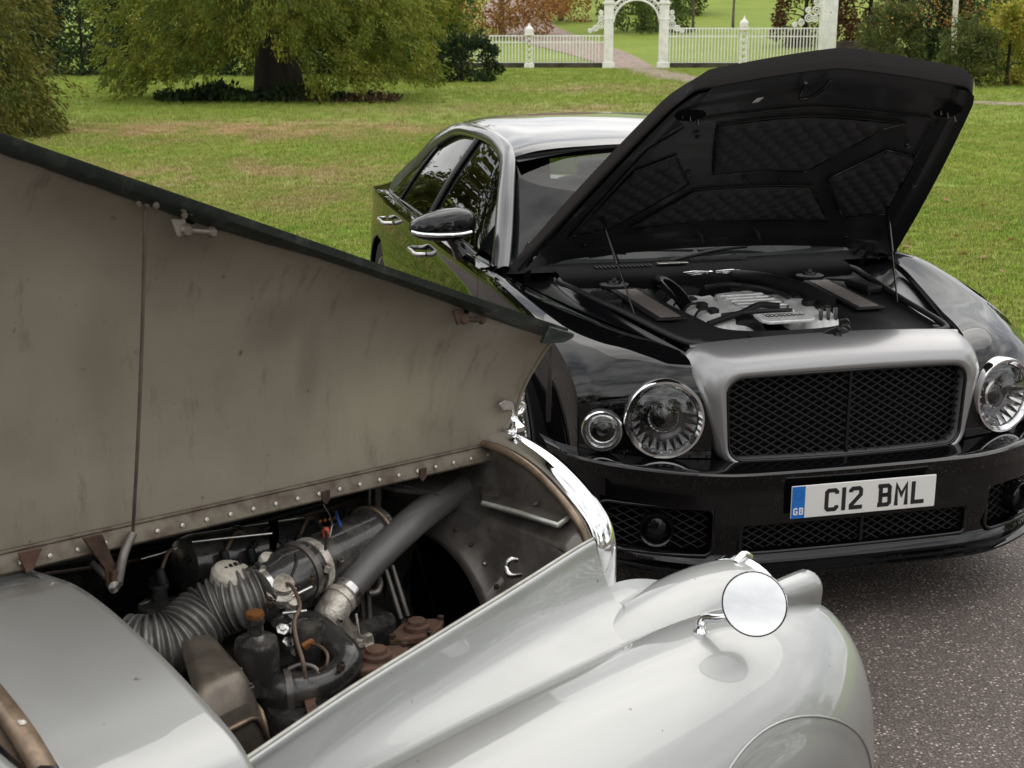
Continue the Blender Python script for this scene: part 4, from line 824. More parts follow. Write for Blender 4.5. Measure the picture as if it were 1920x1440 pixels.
    for w in WHEEL_S:
        a = np.linspace(R(-12), R(192), 40)
        path = [(w + .395 * math.cos(t), sg * (.955 if w > 2 else np.interp(w - .395 * math.cos(t), [.3, 1.4], [.935, .962])), WHEEL_Z + .395 * math.sin(t)) for t in a]
        tube('arch_lip', path, .009, M['black_paint'], BK, 8)
        t2 = [(w + .41 * math.cos(t), WHEEL_Z + .41 * math.sin(t)) for t in np.linspace(0, math.pi, 30)]
        mesh_obj('arch_liner', [L((s, sg * y, z)) for s, z in t2 for y in (.6, .945)], gridfaces(30, 2), M['void'], BK)
        tyre = lathe('tyre', [(.25, -.12), (.345, -.125), (.365, -.09), (.365, .09), (.345, .125), (.25, .12)], (w, sg * .815, WHEEL_Z), (0, 1, 0), M['tyre'], BK, 40)
        rim = lathe('rim', [(.252, .07), (.262, .122), (.255, .126), (.24, .11), (.225, .05)], (w, sg * .815, WHEEL_Z), (0, sg, 0), M['chrome'], BK, 40)
        pts = []
        for k in range(10):
            a = k * math.pi / 5; pts.append(tube_data([(w + .03 * math.cos(a), sg * .90, WHEEL_Z + .03 * math.sin(a)), (w + .24 * math.cos(a), sg * .918, WHEEL_Z + .24 * math.sin(a))], .018, 6))
        V, F = join(pts); mesh_obj('wheel_spokes', [L(v) for v in V], F, M['dull_chrome'], BK)
        lathe('hub_cap', [(.05, .08), (.05, .105), (.03, .115), (.0, .117)], (w, sg * .815, WHEEL_Z), (0, sg, 0), M['chrome'], BK, 20)
    # belt shelf
    rows = []
    for s in np.linspace(1.5, 4.5, 14):
        cr = spl(CRE, 200); o = np.interp(s, cr[:, 0], cr[:, 1]); z = np.interp(s, cr[:, 0], cr[:, 2])
        b = np.interp(s, [1.5, 1.9, 3.8, 4.5], [.87, .895, .89, .80])
        rows.append([(s, sg * o, z), (s, sg * (o * .55 + b * .45), z + .012), (s, sg * b, z + .012)])
    patch('belt_panel', surf(rows, 8, 40), M['black_paint'], BK)
    # ---- roof rail: windscreen pillar, cant rail, rear pillar
    rail = [(1.50, .865, .985), (1.70, .80, 1.11), (1.92, .735, 1.255), (2.15, .67, 1.375), (2.45, .64, 1.428), (2.9, .635, 1.445), (3.4, .64, 1.42), (3.78, .685, 1.32), (4.05, .745, 1.18), (4.35, .83, 1.02)]
    P = spl(rail, 70); rw = np.interp(P[:, 0], [1.5, 2.15, 2.5, 3.4, 3.8, 4.35], [.052, .044, .036, .04, .07, .10])
    V = []
    for i in range(70):
        T = P[min(i + 1, 69)] - P[max(i - 1, 0)]; T /= np.linalg.norm(T)
        n = np.array([-.25, .75, .65]); n -= T * (n @ T); n /= np.linalg.norm(n); b = np.cross(T, n)
        for t in np.linspace(0, 2 * math.pi, 16, endpoint=False):
            V.append(P[i] + n * math.sin(t) * .024 + b * math.cos(t) * rw[i])
    V = np.array(V); V[:, 1] *= sg
    mesh_obj('roof_pillar', [L(v) for v in V], gridfaces(70, 16, False, True), M['grey_paint'], BK, label='metallic grey windscreen pillar and roof rail')
    # ---- side glass, dark surround and bright line
    rows = []
    sb = np.linspace(1.80, 4.12, 20)
    for s in sb:
        u = (s - 1.80) / 2.32
        top = P[np.argmin(np.abs(P[:, 0] - np.interp(u, [0, .2, .5, .8, 1], [1.80, 2.22, 2.9, 3.45, 4.0])))]
        a = np.array((s, .885, 1.012)); b = np.array(top) + np.array([0, -.012, -.012])
        rows.append([a, a * .5 + b * .5 + np.array([0, .012, 0]), b])
    Gs = np.array([spl(r, 12) for r in rows]); Gs = np.array([spl(Gs[:, j], 60) for j in range(12)]).transpose(1, 0, 2)
    Gm = Gs.copy(); Gm[..., 1] *= sg
    for nm, i0, i1 in (('front_window', 1, 27), ('rear_window', 30, 49), ('quarter_window', 51, 58)):
        patch(nm, Gm[i0:i1 + 1], M['side_glass'], BK)
    for i, w in ((28.5, .022), (50, .012)):
        c = (Gs[int(i)] + Gs[int(math.ceil(i))]) / 2; c[:, 1] = (c[:, 1] + .003) * sg
        tube('window_pillar', c, w, M['black_gloss'], BK, 8)
    for j, nm in ((0, 'waist_trim'), (11, 'window_trim')):
        c = Gm[:, j].copy(); c[:, 1] += sg * .006; tube(nm, c, .007, M['black_gloss' if j == 0 else 'dull_chrome'], BK, 8)
    # ---- door handles and mirror
    for s, z, dd in ((2.74, .885, d1), (3.74, .90, d2)):
        tube('door_handle', [(s + .11, sg * .962, z), (s + .10, sg * 1.002, z), (s, sg * 1.010, z + .002), (s - .1, sg * 1.002, z), (s - .11, sg * .962, z)], .011, M['dull_chrome'], BK, 10, k=16)
    o = np.array((1.82, sg * 1.035, 1.142)); V = []
    for i in range(17):
        ph = math.pi * i / 16
        for j in range(28):
            th = 2 * math.pi * j / 28
            f = lambda c, e: math.copysign(abs(c) ** e, c)
            x = .085 * f(math.sin(ph), .85) * f(math.cos(th), .8); z = .066 * f(math.sin(ph), .85) * f(math.sin(th), .75); y = -.145 * f(math.cos(ph), .85)
            z *= 1.0 - .18 * (y / .145); z -= .012 * (y / .145)
            if x > .03: x = .03 + (x - .03) * .25
            V.append(o + np.array((x, sg * y, z)))
    mir = mesh_obj('door_mirror', [L(v) for v in V], gridfaces(17, 28, False, True), M['black_paint'], BK)
    tube('indicator_strip', [o + np.array(q) * np.array([1, sg, 1]) for q in ((-.03, .135, -.02), (-.066, .10, -.026), (-.086, .02, -.030), (-.082, -.06, -.030), (-.06, -.11, -.026))], .0105, M['chrome'], mir, 8, k=20)
    tube('mirror_arm', [(1.83, sg * .94, 1.015), (1.835, sg * .965, 1.05), (1.84, sg * 1.0, 1.10)], [.05, .032, .03], M['black_paint'], mir, 10, k=8)
    mesh_obj('mirror_face', [L(o + np.array((.052, sg * .12 * math.cos(t), .05 * math.sin(t)))) for t in np.linspace(0, 2 * math.pi, 24, endpoint=False)], [tuple(range(24))], M['mirror_glass'], mir)
    # ---- headlamps
    ax = np.array(hl_axis(sg)); ax /= np.linalg.norm(ax)
    hc = np.array((.208, sg * .622, .714)); lamp = lathe('headlamp', [(.112, .012), (.118, .020), (.122, .026), (.129, .026), (.133, .016), (.133, -.03), (.128, -.03)], hc, ax, M['chrome'], BK, 48)
    lathe('lamp_bowl', [(.126, -.035), (.121, .010), (.113, .012), (.108, -.012), (.094, -.035), (.07, -.05), (.04, -.056), (0, -.057)], hc, ax, M['lamp_dark'], lamp, 48)
    u = np.array((0, 0, 1.)); u -= ax * (u @ ax); u /= np.linalg.norm(u); w = np.cross(ax, u)
    pts = []
    for k in range(24):
        a = 2 * math.pi * k / 24 + .06; d = math.cos(a) * u + math.sin(a) * w; q = np.cross(ax, d)
        if math.cos(a) > .30: continue
        p0 = hc + d * .110 + ax * .004; p1 = hc + d * (.076 if k % 2 else .084) - ax * .026
        pts.append(([p0 + q * .0125, p0 - q * .0125, p1 - q * .003, p1 + q * .003, p0 - ax * .012 + d * .002, hc + d * .098 + ax * .014], [(0, 5, 3), (5, 1, 2), (3, 5, 2), (0, 1, 5), (0, 3, 4), (1, 4, 2)]))
    V, F = join(pts); mesh_obj('lamp_facets', [L(v) for v in V], F, M['facet'], lamp, smooth=False)
    lathe('lamp_lens', [(.045, -.055), (.047, -.02), (.040, -.012), (.034, -.018), (.020, -.006), (0, -.002)], hc - ax * .0, ax, M['black_gloss'], lamp, 28)
    lathe('lens_ring', [(.047, -.03), (.052, -.018), (.047, -.012), (.043, -.02)], hc, ax, M['dull_chrome'], lamp, 28)
    lathe('lamp_cover', [(.116, .012), (.10, .024), (.07, .034), (.035, .040), (0, .042)], hc, ax, M['lamp_glass'], lamp, 40)
    sc = np.array((.293, sg * .806, .664)); ax2 = np.array((-math.cos(R(20)), sg * math.sin(R(20)), .02))
    lamp = lathe('side_lamp', [(.056, .016), (.060, .026), (.066, .026), (.071, .016), (.071, -.04), (.066, -.04)], sc, ax2, M['chrome'], BK, 40)
    lathe('lamp_bowl', [(.066, -.03), (.057, .014), (.052, .016), (.046, -.002), (.040, -.004)], sc, ax2, M['facet'], lamp, 36)
    lathe('lamp_lens', [(.045, -.006), (.040, .0), (.034, -.012), (.028, -.02), (.022, -.004), (0, .006)], sc, ax2, M['black_gloss'], lamp, 30)
    lathe('lamp_cover', [(.058, .016), (.045, .026), (.02, .032), (0, .033)], sc, ax2, M['lamp_glass'], lamp, 32)
    # jewel washers, bonnet struts
    tube('bonnet_strut', [(.78, sg * .53, .935), (1.06, sg * .60, 1.34)], .0035, M['black_gloss'], BK, 10)
    tube('strut_cylinder', [(.90, sg * .56, 1.108), (1.065, sg * .60, 1.345)], .0075, M['black_gloss'], BK, 12)
    lathe('strut_ball', [(0, -.012), (.009, -.008), (.012, 0), (.009, .008), (0, .012)], (1.065, sg * .60, 1.348), (0, 0, 1), M['chrome'], BK, 12)
    # bonnet hinge
    slab('bonnet_hinge', [(1.62, sg * .77, .96), (1.66, sg * .77, .96), (1.42, sg * .77, 1.12), (1.36, sg * .77, 1.12)], (0, -sg * .012, 0), M['black_plastic'], BK)
    tube('hinge_rod', [(1.50, sg * .75, .95), (1.38, sg * .76, 1.10)], .012, M['black_plastic'], BK, 8)
# ------------------------------------------------ bumper
PLAN = spl([(0, 0), (.004, .25), (.014, .42), (.045, .56), (.11, .70), (.20, .825), (.31, .915), (.44, .958)], 300)
def plan(o):
    return np.interp(o, PLAN[:, 1], PLAN[:, 0])
ZP = [(.575, .13), (.572, .06), (.568, .012), (.560, 0), (.545, .004), (.50, .016), (.44, .014), (.395, .012), (.385, .012), (.29, .03), (.278, .03), (.262, .018), (.252, .012), (.238, .02), (.225, .024), (.214, .0), (.206, .0), (.198, .03), (.20, .2)]
ZS = np.array(ZP)
oo = sorted(set(np.round(np.concatenate([np.linspace(-.958, .958, 161), [-.835, -.50, -.41, .41, .50, .835]]), 4)))
zi = []
for i in range(len(ZS) - 1):
    n = 4 if abs(ZS[i, 0] - ZS[i + 1, 0]) > .03 else 2
    for k in range(n): zi.append(ZS[i] + (ZS[i + 1] - ZS[i]) * k / n)
zi.append(ZS[-1]); zi = np.array(zi)
def bump_pt(o, z, d):
    k = 1 - .25 * max(0, (abs(o) - .5)) / .45
    zz = z + .035 * max(0, (abs(o) - .45)) if z > .5 else z + .10 * max(0, abs(o) - .5) ** 1.3
    return (plan(abs(o)) + d * k, o, zz)
V = [bump_pt(o, z, d) for z, d in zi for o in oo]
F = []
for f in gridfaces(len(zi), len(oo)):
    o_ = np.mean([V[i][1] for i in f]); z_ = np.mean([zi[i // len(oo)][0] for i in f])
    if abs(o_) < .41 and .29 < z_ < .385: continue
    if .50 < abs(o_) < .835 and .285 < z_ < .44: continue
    F.append(f)
bumper = mesh_obj('front_bumper', [L(v) for v in V], F, M['black_paint'], BK, sharp=40)
def lattice(name, ys, zs, sfun, dx, dz, r, mt, par, skip=None):
    """crossing wires in a window ys x zs"""
    pts = []
    for sgn in (1, -1):
        m = dz / dx * sgn; W_ = ys[1] - ys[0]; Hh = zs[1] - zs[0]
        k0 = int(-(W_ * abs(dz / dx)) / dz) - 2; k1 = int((Hh + W_ * dz / dx) / dz) + 2
        for k in range(k0, k1 + 1):
            c = zs[0] + k * dz - (0 if sgn > 0 else 0)
            line = []
            for y in np.linspace(ys[0], ys[1], 60):
                z = c + m * (y - ys[0]) if sgn > 0 else c + m * (y - ys[0]) + dz * .0
                if zs[0] <= z <= zs[1]: line.append((sfun(y) + (.004 if sgn > 0 else -.004), y, z))
            if len(line) > 1: pts.append(tube_data(line, r, 5, False))
    V, F = join(pts); return mesh_obj(name, [L(v) for v in V], F, mt, par, kind='stuff')
M['mesh_black'] = mat('mesh_black', (.007, .007, .007), .36, .2, .1)
mesh_obj('grille_backing', [L((.16 + plan(abs(o)), o, z)) for z in (.2, .56) for o in np.linspace(-.88, .88, 40)], gridfaces(2, 40), M['void'], bumper)
lattice('lower_grille', (-.405, .405), (.292, .384), lambda y: .045 + plan(abs(y)), .045, .026, .0028, M['mesh_black'], bumper)
def frame_tube(name, ys, zs, sfun, r, rad, mt, par):
    c = []
    for (y, z, a0) in ((ys[1] - rad, zs[1] - rad, 0), (ys[0] + rad, zs[1] - rad, 90), (ys[0] + rad, zs[0] + rad, 180), (ys[1] - rad, zs[0] + rad, 270)):
        for t in np.linspace(a0, a0 + 90, 6): c.append((y + rad * math.cos(R(t)), z + rad * math.sin(R(t))))
    full = []
    for i in range(len(c)):
        a, b = np.array(c[i]), np.array(c[(i + 1) % len(c)]); n = max(1, int(np.linalg.norm(b - a) / .04))
        for k in range(n): full.append(a + (b - a) * k / n)
    full.append(full[0]); path = [(sfun(y), y, z) for y, z in full]
    return tube(name, path, r, mt, par, 8, cap=False)
frame_tube('lower_grille_frame', (-.412, .412), (.286, .388), lambda y: plan(abs(y)) + .022, .007, .02, M['black_gloss'], bumper)
box('grille_divider', (.035, .022, .338), (.012, .012, .095), M['black_gloss'], bumper)
for sg in (-1, 1):
    ys = (.505, .83) if sg > 0 else (-.83, -.505)
    sf = lambda y: plan(abs(y)) + .06
    zo = .02
    g = lattice('side_intake_mesh', ys, (.295, .44), sf, .05, .029, .0024, M['mesh_black'], bumper)
    frame_tube('side_intake_frame', (ys[0] - .006, ys[1] + .006), (.282, .446), lambda y: plan(abs(y)) + .022, .007, .03, M['black_gloss'], bumper)
    fc = (plan(.67) + .03, sg * .67, .365)
    fog = lathe('fog_lamp', [(.046, -.03), (.048, .02), (.053, .026), (.056, .018), (.056, -.03)], fc, (-.93, sg * .36, 0), M['black_gloss'], bumper, 32)
    lathe('fog_lens', [(.047, -.01), (.03, .002), (0, .005)], fc, (-.93, sg * .36, 0), M['black_gloss'], bumper, 28)
# ------------------------------------------------ number plate
plate = box('number_plate', (-.012, 0, .466), (.006, .52, .111), M['plate_white'], BK, bevel=.002, label='white number plate reading C12 BML')
box('plate_band', (-.0156, -.236, .466), (.0012, .046, .109), M['plate_blue'], plate, bevel=0)
GLY = {  # strokes on a 50 x 79 cell
    'C': [[(43, 59), (43, 66), (37, 72), (13, 72), (7, 66), (7, 13), (13, 7), (37, 7), (43, 13), (43, 20)]],
    '1': [[(7, 79), (7, 0)]], '2': [[(7, 60), (7, 66), (13, 72), (37, 72), (43, 66), (43, 50), (36, 43), (9, 15), (9, 7), (50, 7)]],
    'B': [[(0, 72), (36, 72), (42, 66), (42, 46), (36, 40.5), (10, 40.5), (36, 40.5), (43, 35), (43, 13), (37, 7), (0, 7)], [(10, 70), (10, 9)]],
    'M': [[(7, 0), (7, 71), (25, 36), (43, 71), (43, 0)]], 'L': [[(7, 79), (7, 7), (48, 7)]],
    'G': [[(43, 60), (37, 72), (13, 72), (7, 66), (7, 13), (13, 7), (37, 7), (43, 13), (43, 36), (27, 36)]]}
def strokes(ch, w):
    out = []
    for line in GLY[ch]:
        P = np.array(line, float); n = len(P); Lf = []; Rt = []
        for i in range(n):
            d1 = P[i] - P[i - 1] if i else P[1] - P[0]; d2 = P[i + 1] - P[i] if i < n - 1 else P[i] - P[i - 1]
            d1 = d1 / np.linalg.norm(d1); d2 = d2 / np.linalg.norm(d2); n1 = np.array((-d1[1], d1[0])); n2 = np.array((-d2[1], d2[0]))
            m = n1 + n2; l = np.linalg.norm(m); m = n1 if l < .3 else m / l; k = 1 / max(.6, m @ n1)
            Lf.append(P[i] + m * w / 2 * k); Rt.append(P[i] - m * w / 2 * k)
        for i in range(n - 1): out.append((Lf[i], Lf[i + 1], Rt[i + 1], Rt[i]))
    return out
def glyph(name, ch, y0, z0, k, w, mt, depth=.0012, s=-.0152):
    V = []; F = []
    for q in strokes(ch, w):
        n = len(V)
        for dep in (0, -depth):
            for x, z in q: V.append(L((s + dep, y0 + x * k, z0 + z * k)))
        F += [(n + 4, n + 5, n + 6, n + 7), (n, n + 1, n + 5, n + 4), (n + 1, n + 2, n + 6, n + 5), (n + 2, n + 3, n + 7, n + 6), (n + 3, n, n + 4, n + 7)]
    return mesh_obj(name, V, F, mt, plate, smooth=False)
y = -.143
for ch, wd in (('C', 50), ('1', 14), ('2', 50), (None, 33), ('B', 50), ('M', 50), ('L', 50)):
    if ch: glyph('plate_letter', ch, y, .4255, .001, 14, M['plate_black'], .001 + .0001 * (y > 0))
    y += (wd + 11) * .001
glyph('country_letter', 'G', -.253, .424, .00030, 15, M['white_print'], .0008, -.0166); glyph('country_letter', 'B', -.2335, .424, .00030, 15, M['white_print'], .0008, -.0166)
pts = []
for k in range(12):
    a = k * math.pi / 6; pts.append(box_data((-.0165, -.236 + .014 * math.cos(a), .492 + .014 * math.sin(a)), (.0006, .0035, .0035)))
V, F = join(pts); mesh_obj('star_ring', [L(v) for v in V], F, M['plate_star'], plate, smooth=False)
# ------------------------------------------------ radiator grille
def rring(wt, wb, z0, z1, rad, crown, n=128, bow=0.):
    """rounded trapezium in the y-z plane, as n points; crown lifts the middle of the top"""
    cs = [(wt - rad, z1 - rad, 0), (-wt + rad, z1 - rad, 90), (-wb + rad, z0 + rad, 180), (wb - rad, z0 + rad, 270)]
    P = []
    for y, z, a0 in cs:
        for t in np.linspace(a0, a0 + 90, 8): P.append((y + rad * math.cos(R(t)), z + rad * math.sin(R(t))))
    P.append(P[0]); P = np.array(P); d = np.concatenate([[0], np.cumsum(np.linalg.norm(np.diff(P, axis=0), axis=1))])
    t = np.linspace(0, d[-1], n, endpoint=False); Q = np.stack([np.interp(t, d, P[:, 0]), np.interp(t, d, P[:, 1])], 1)
    k = np.clip((Q[:, 1] - z0) / (z1 - z0), 0, 1); Q[:, 1] += crown * k ** 2 * (1 - (Q[:, 0] / wt) ** 2)
    return Q
def ring3(Q, s0, bow, lean=0, zref=.57): return [(s0 + bow * (y / .5) ** 2 + lean * max(0, z - zref), y, z) for y, z in Q]
# outer skin
loops = [ring3(rring(.525, .462, .545, .925, .07, .03), .225, .05, .16), ring3(rring(.540, .464, .545, .930, .09, .03), .185, .05, .16), ring3(rring(.528, .460, .547, .918, .09, .028), .135, .045, .12),
         ring3(rring(.500, .452, .552, .895, .08, .024), .102, .04, .07), ring3(rring(.462, .440, .562, .872, .065, .018), .092, .04, .03),
         ring3(rring(.442, .431, .568, .860, .058, .014), .094, .04, .02), ring3(rring(.434, .424, .574, .853, .053, .012), .103, .04, .02), ring3(rring(.430, .420, .577, .85, .05, .012), .15, .04, .02)]
V = [p for l in loops for p in l]
shell = mesh_obj('grille_shell', [L(v) for v in V], gridfaces(len(loops), 128, False, True), M['shell_metal'], BK, label='satin grey metal radiator grille surround')
# top deck of the shell back to the engine bay seal
rows = []
for y in np.linspace(-.50, .50, 21):
    e = 1 - (y / .5) ** 2
    z1 = .925 + .03 * (1 - (y / .525) ** 2)
    rows.append([(.20 + .05 * (y / .5) ** 2 + .055, y, z1 - .004), (.272 + .045 * (y / .5) ** 2, y, z1 + .002), (.30 + .05 * (y / .5) ** 2, y, z1 - .012), (.33 + .04 * (y / .5) ** 2, y, z1 - .03)])
patch('shell_deck', surf(rows, 10, 50), M['shell_metal'], shell)
tube('inner_trim', [(p[0] - .004, p[1], p[2]) for p in ring3(rring(.434, .424, .574, .853, .053, .012), .106, .04, .02)] + [ring3(rring(.434, .424, .574, .853, .053, .012), .102, .04, .02)[0]], .006, M['black_gloss'], shell, 8, cap=False)
lattice('grille_mesh', (-.426, .426), (.578, .862), lambda y: .135 + .04 * (y / .5) ** 2, .046, .0265, .0030, M['mesh_black'], shell)
mesh_obj('grille_backing', [L((.20, y, z)) for z in (.54, .90) for y in (-.47, .47)], [(0, 1, 3, 2)], M['void'], shell)
box('grille_divider', (.132, .0, .716), (.014, .012, .29), M['black_gloss'], shell)
# winged mascot
mp_ = BC.at(1590, 640, y=0)
mb = lathe('mascot_base', [(.034, 0), (.032, .006), (.022, .010), (.012, .016), (.009, .024)], (.235, 0, .945), (-.25, 0, 1), M['black_gloss'], BK, 24)
V, F = join([tube_data(spl([(.225, 0, .968), (.228, .004, .99), (.226, 0, 1.012)], 8), .0065, 8),
             tube_data(spl([(.226, -.002, 1.008), (.215, .016, 1.012), (.212, .024, 1.0), (.216, .014, .992), (.222, .002, .990)], 14), .0045, 6),
             tube_data(spl([(.222, .002, .990), (.212, .020, .990), (.210, .028, .978), (.216, .016, .970), (.226, 0, .970)], 14), .0045, 6)])
mesh_obj('mascot', [L(v) for v in V], F, M['black_gloss'], mb)
for sg in (-1, 1):
    slab('mascot_wing', [(.23, sg * .006, .985), (.245, sg * .04, .968), (.25, sg * .052, .956), (.24, sg * .03, .955), (.23, sg * .006, .962)], (.006, 0, .002), M['black_gloss'], mb)
    V, F = [], []
# ------------------------------------------------ raised bonnet
TH = R(36.5)
def bon(a, o, h=0):
    """a: 0 rear .. 1 front, o: -1..1, h: along the panel normal (outwards)"""
    s = 1.38 - 1.03 * a; w = wbon(s) * (1 + .0 * a)
    if a > .9: w *= 1 - .35 * ((a - .9) / .1) ** 2 * .18
    s -= .012 * (1 - o * o) * a ** 3
    z = .78 + math.tan(TH) * (1.75 - s) + (.055 + .012 * a) * (1 - abs(o) ** (2.2 - 1.0 * a)) - .02 * max(0, abs(o) - .9) / .1
    return (s + h * math.sin(TH), o * w, z + h * math.cos(TH))
def bgrid(h, na=40, no=60, a0=0., a1=1., om=1.):
    return np.array([[bon(a, o, h) for o in np.linspace(-om, om, no)] for a in np.linspace(a0, a1, na)])
bonnet = patch('bonnet', bgrid(.0), M['grey_paint'], BK, label='raised metallic grey bonnet with black quilted underside')
# rolled rim, then inner skin
rim = []
na, no = 40, 60
outer = bgrid(0, na, no); inner = bgrid(-.045, na, no, .02, .955, .955)
per = [(i, 0) for i in range(na)] + [(na - 1, j) for j in range(1, no)] + [(i, no - 1) for i in range(na - 2, -1, -1)]
lv = [[outer[p] for p in per], [outer[p] * .75 + inner[p] * .25 + np.array((0, 0, -.018)) for p in per], [outer[p] * .4 + inner[p] * .6 + np.array((0, 0, -.016)) for p in per], [inner[p] for p in per]]
V = [q for l in lv for q in l]
mesh_obj('bonnet_rim', [L(v) for v in V], gridfaces(4, len(per)), M['grey_paint'], bonnet)
mi = bgrid(-.046, 44, 64, .015, .96, .96)
# pressed relief of the inner skin
for i in range(44):
    for j in range(64):
        a = i / 43; o = -1 + 2 * j / 63; d = 0
        if a > .90: d = .010 * math.sin((a - .90) / .10 * math.pi) ** 2
        if abs(o) > .86: d = max(d, .012)
        if .05 < a < .12: d = max(d, .014 * math.sin((a - .05) / .07 * math.pi))
        mi[i, j] -= np.array((math.sin(TH), 0, math.cos(TH))) * d
patch('bonnet_lining', mi, M['inner_bonnet'], bonnet)
def pad(poly, name='quilted_pad'):
    """quilted insulation pad on the underside; poly in (o,a)"""
    P = np.array(poly); lo, hi = P.min(0), P.max(0); V = []; idx = {}; F = []
    def inside(x, y):
        c = False; j = len(P) - 1
        for i in range(len(P)):
            if (P[i][1] > y) != (P[j][1] > y) and x < (P[j][0] - P[i][0]) * (y - P[i][1]) / (P[j][1] - P[i][1]) + P[i][0]: c = not c
            j = i
        return c
    def dist(x, y):
        m = 9
        for i in range(len(P)):
            a, b = P[i], P[(i + 1) % len(P)]; d = b - a; t = np.clip(((x - a[0]) * d[0] + (y - a[1]) * d[1]) / (d @ d), 0, 1); m = min(m, math.hypot(x - a[0] - t * d[0], y - a[1] - t * d[1]))
        return m
    nx = int((hi[0] - lo[0]) * 110); ny = int((hi[1] - lo[1]) * 130)
    for i in range(ny + 1):
        for j in range(nx + 1):
            o = lo[0] + (hi[0] - lo[0]) * j / nx; a = lo[1] + (hi[1] - lo[1]) * i / ny
            if not inside(o, a): continue
            s, y, z = bon(a, o, 0); x1 = (y + a * 1.25) / .075; x2 = (y - a * 1.25) / .075
            q = (abs(math.sin(math.pi * x1)) * abs(math.sin(math.pi * x2))) ** .5
            h = -.050 - min(1, dist(o, a) / .03) * (.004 + .011 * q)
            idx[i, j] = len(V); V.append(L(bon(a, o, h)))
    for i in range(ny):
        for j in range(nx):
            k = [(i, j), (i, j + 1), (i + 1, j + 1), (i + 1, j)]
            if all(t in idx for t in k): F.append(tuple(idx[t] for t in k))
    mesh_obj(name, V, F, M['quilt'], bonnet)
    pts = [L(bon(a, o, -.052)) for o, a in [p for i in range(len(P)) for p in [P[i] + (P[(i + 1) % len(P)] - P[i]) * t for t in np.linspace(0, 1, 8, endpoint=False)]]]
    tube('pad_piping', pts + [pts[0]], .0028, M['black_gloss'], bonnet, 6, loc=tuple, cap=False)
pad([(-.52, .76), (.62, .76), (.50, .72), (.22, .48), (-.30, .48)])
pad([(-.34, .40), (.30, .40), (.52, .19), (-.55, .19)])
pad([(-.80, .56), (-.62, .62), (-.40, .44), (-.66, .20), (-.84, .20)])
pad([(.80, .60), (.60, .62), (.36, .44), (.58, .22), (.80, .26)])
tube('lining_seam', [L(bon(.80, o, -.052)) for o in np.linspace(-.72, .74, 24)] + [L(bon(a, .78, -.056)) for a in np.linspace(.78, .4, 10)], .004, M['black_gloss'], bonnet, 6, loc=tuple)
tube('lining_seam', [L(bon(a, -.86, -.058)) for a in np.linspace(.2, .70, 12)] + [L(bon(.78, -.74, -.054))], .004, M['black_gloss'], bonnet, 6, loc=tuple)
for o, a in ((-.14, .12), (.16, .12)):
    c = bon(a, o, -.06); tube('hinge_stop', [L(np.array(c) + np.array(q)) for q in ((0, -.01, .02), (-.02, 0, -.0), (-.01, .012, -.03))], .008, M['black_plastic'], bonnet, 8, loc=tuple)
for o in (-.80, .82):   # latch recesses with their strikers
    c = np.array(bon(.86, o, -.066)); lt = mesh_obj('latch_plate', [L(c + np.array((math.sin(TH) * -.002 - math.cos(TH) * .035 * math.sin(t), .055 * math.cos(t), math.sin(TH) * .035 * math.sin(t)))) for t in np.linspace(0, 6.283, 20, endpoint=False)], [tuple(range(20))], M['void'], bonnet)
    for k in range(3):
        q = c + np.array((0, -.03 + .028 * k, .008 - .012 * k)); tube('striker', [L(q), L(q + np.array((-.008, 0, -.018)))], .0045, M['black_gloss'], lt, 8, loc=tuple)
# small V pull and label under the front edge
c = [bon(.945, -.20, -.072), bon(.915, -.19, -.076), bon(.865, -.14, -.070), bon(.865, -.10, -.070), bon(.915, -.05, -.076), bon(.945, -.04, -.072)]
tube('pull_recess', [L(p) for p in c], .007, M['black_gloss'], bonnet, 8, k=20, loc=tuple)
slab('paper_label', [bon(.895, -.44, -.0675), bon(.895, -.40, -.0675), bon(.875, -.41, -.0675), bon(.875, -.45, -.0675)], (-.0008, 0, -.0008), M['aluminium'], bonnet, bevel=0)
for o, a in ((-.6, .72), (-.45, .5), (-.1, .44), (.1, .44), (.33, .62), (.7, .66), (.72, .3), (-.72, .12), (.66, .10), (.86, .45), (-.9, .4)):
    c = bon(a, o, -.055); lathe('lining_clip', [(.011, 0), (.010, .004), (0, .006)], c, (-math.sin(TH), 0, -math.cos(TH)), M['black_gloss'], bonnet, 12)
# ------------------------------------------------ engine bay
def zb(s): return np.interp(s, [.3, 1.45], [.915, .955])
seal = []
for y, s in [(-.40, .315), (0, .275), (.40, .315), (.475, .345), (.50, .40), (.56, .8), (.635, 1.25), (.65, 1.36), (.61, 1.43), (.4, 1.45), (0, 1.46), (-.4, 1.45), (-.61, 1.43), (-.65, 1.36), (-.635, 1.25), (-.56, .8), (-.50, .40), (-.475, .345)]:
    seal.append((s, y, zb(s) + .012))
sp = spl(seal, 160, True); tube('bay_seal', np.vstack([sp, sp[:1]]), .011, M['black_rubber'], BK, 10, cap=False)
# tray with an opening for the engine
ti = []
for y, s in [(-.16, .60), (0, .58), (.16, .60), (.24, .66), (.26, .8), (.29, 1.1), (.28, 1.26), (.2, 1.32), (0, 1.30), (-.2, 1.32), (-.28, 1.26), (-.29, 1.1), (-.26, .8), (-.24, .66)]:
    ti.append((s, y, zb(s) - .012))
to = [(s, y * .985, z - .012) for s, y, z in sp[::2]]; a_o = np.array(to); a_i = spl(ti, 80, True)
def reorder(A):
    c = np.array([.88, 0]); ang = np.arctan2(A[:, 1] - c[1], A[:, 0] - c[0]); return A[np.argsort(ang)]
tt = np.linspace(-math.pi, math.pi, 120, endpoint=False)
def polar(A):
    ang = np.arctan2(A[:, 1], A[:, 0] - .88); k = np.argsort(ang); ang = ang[k]; A = A[k]
    return np.stack([np.interp(tt, ang, A[:, i], period=2 * math.pi) for i in range(3)], 1)
Ao, Ai = polar(a_o), polar(a_i)
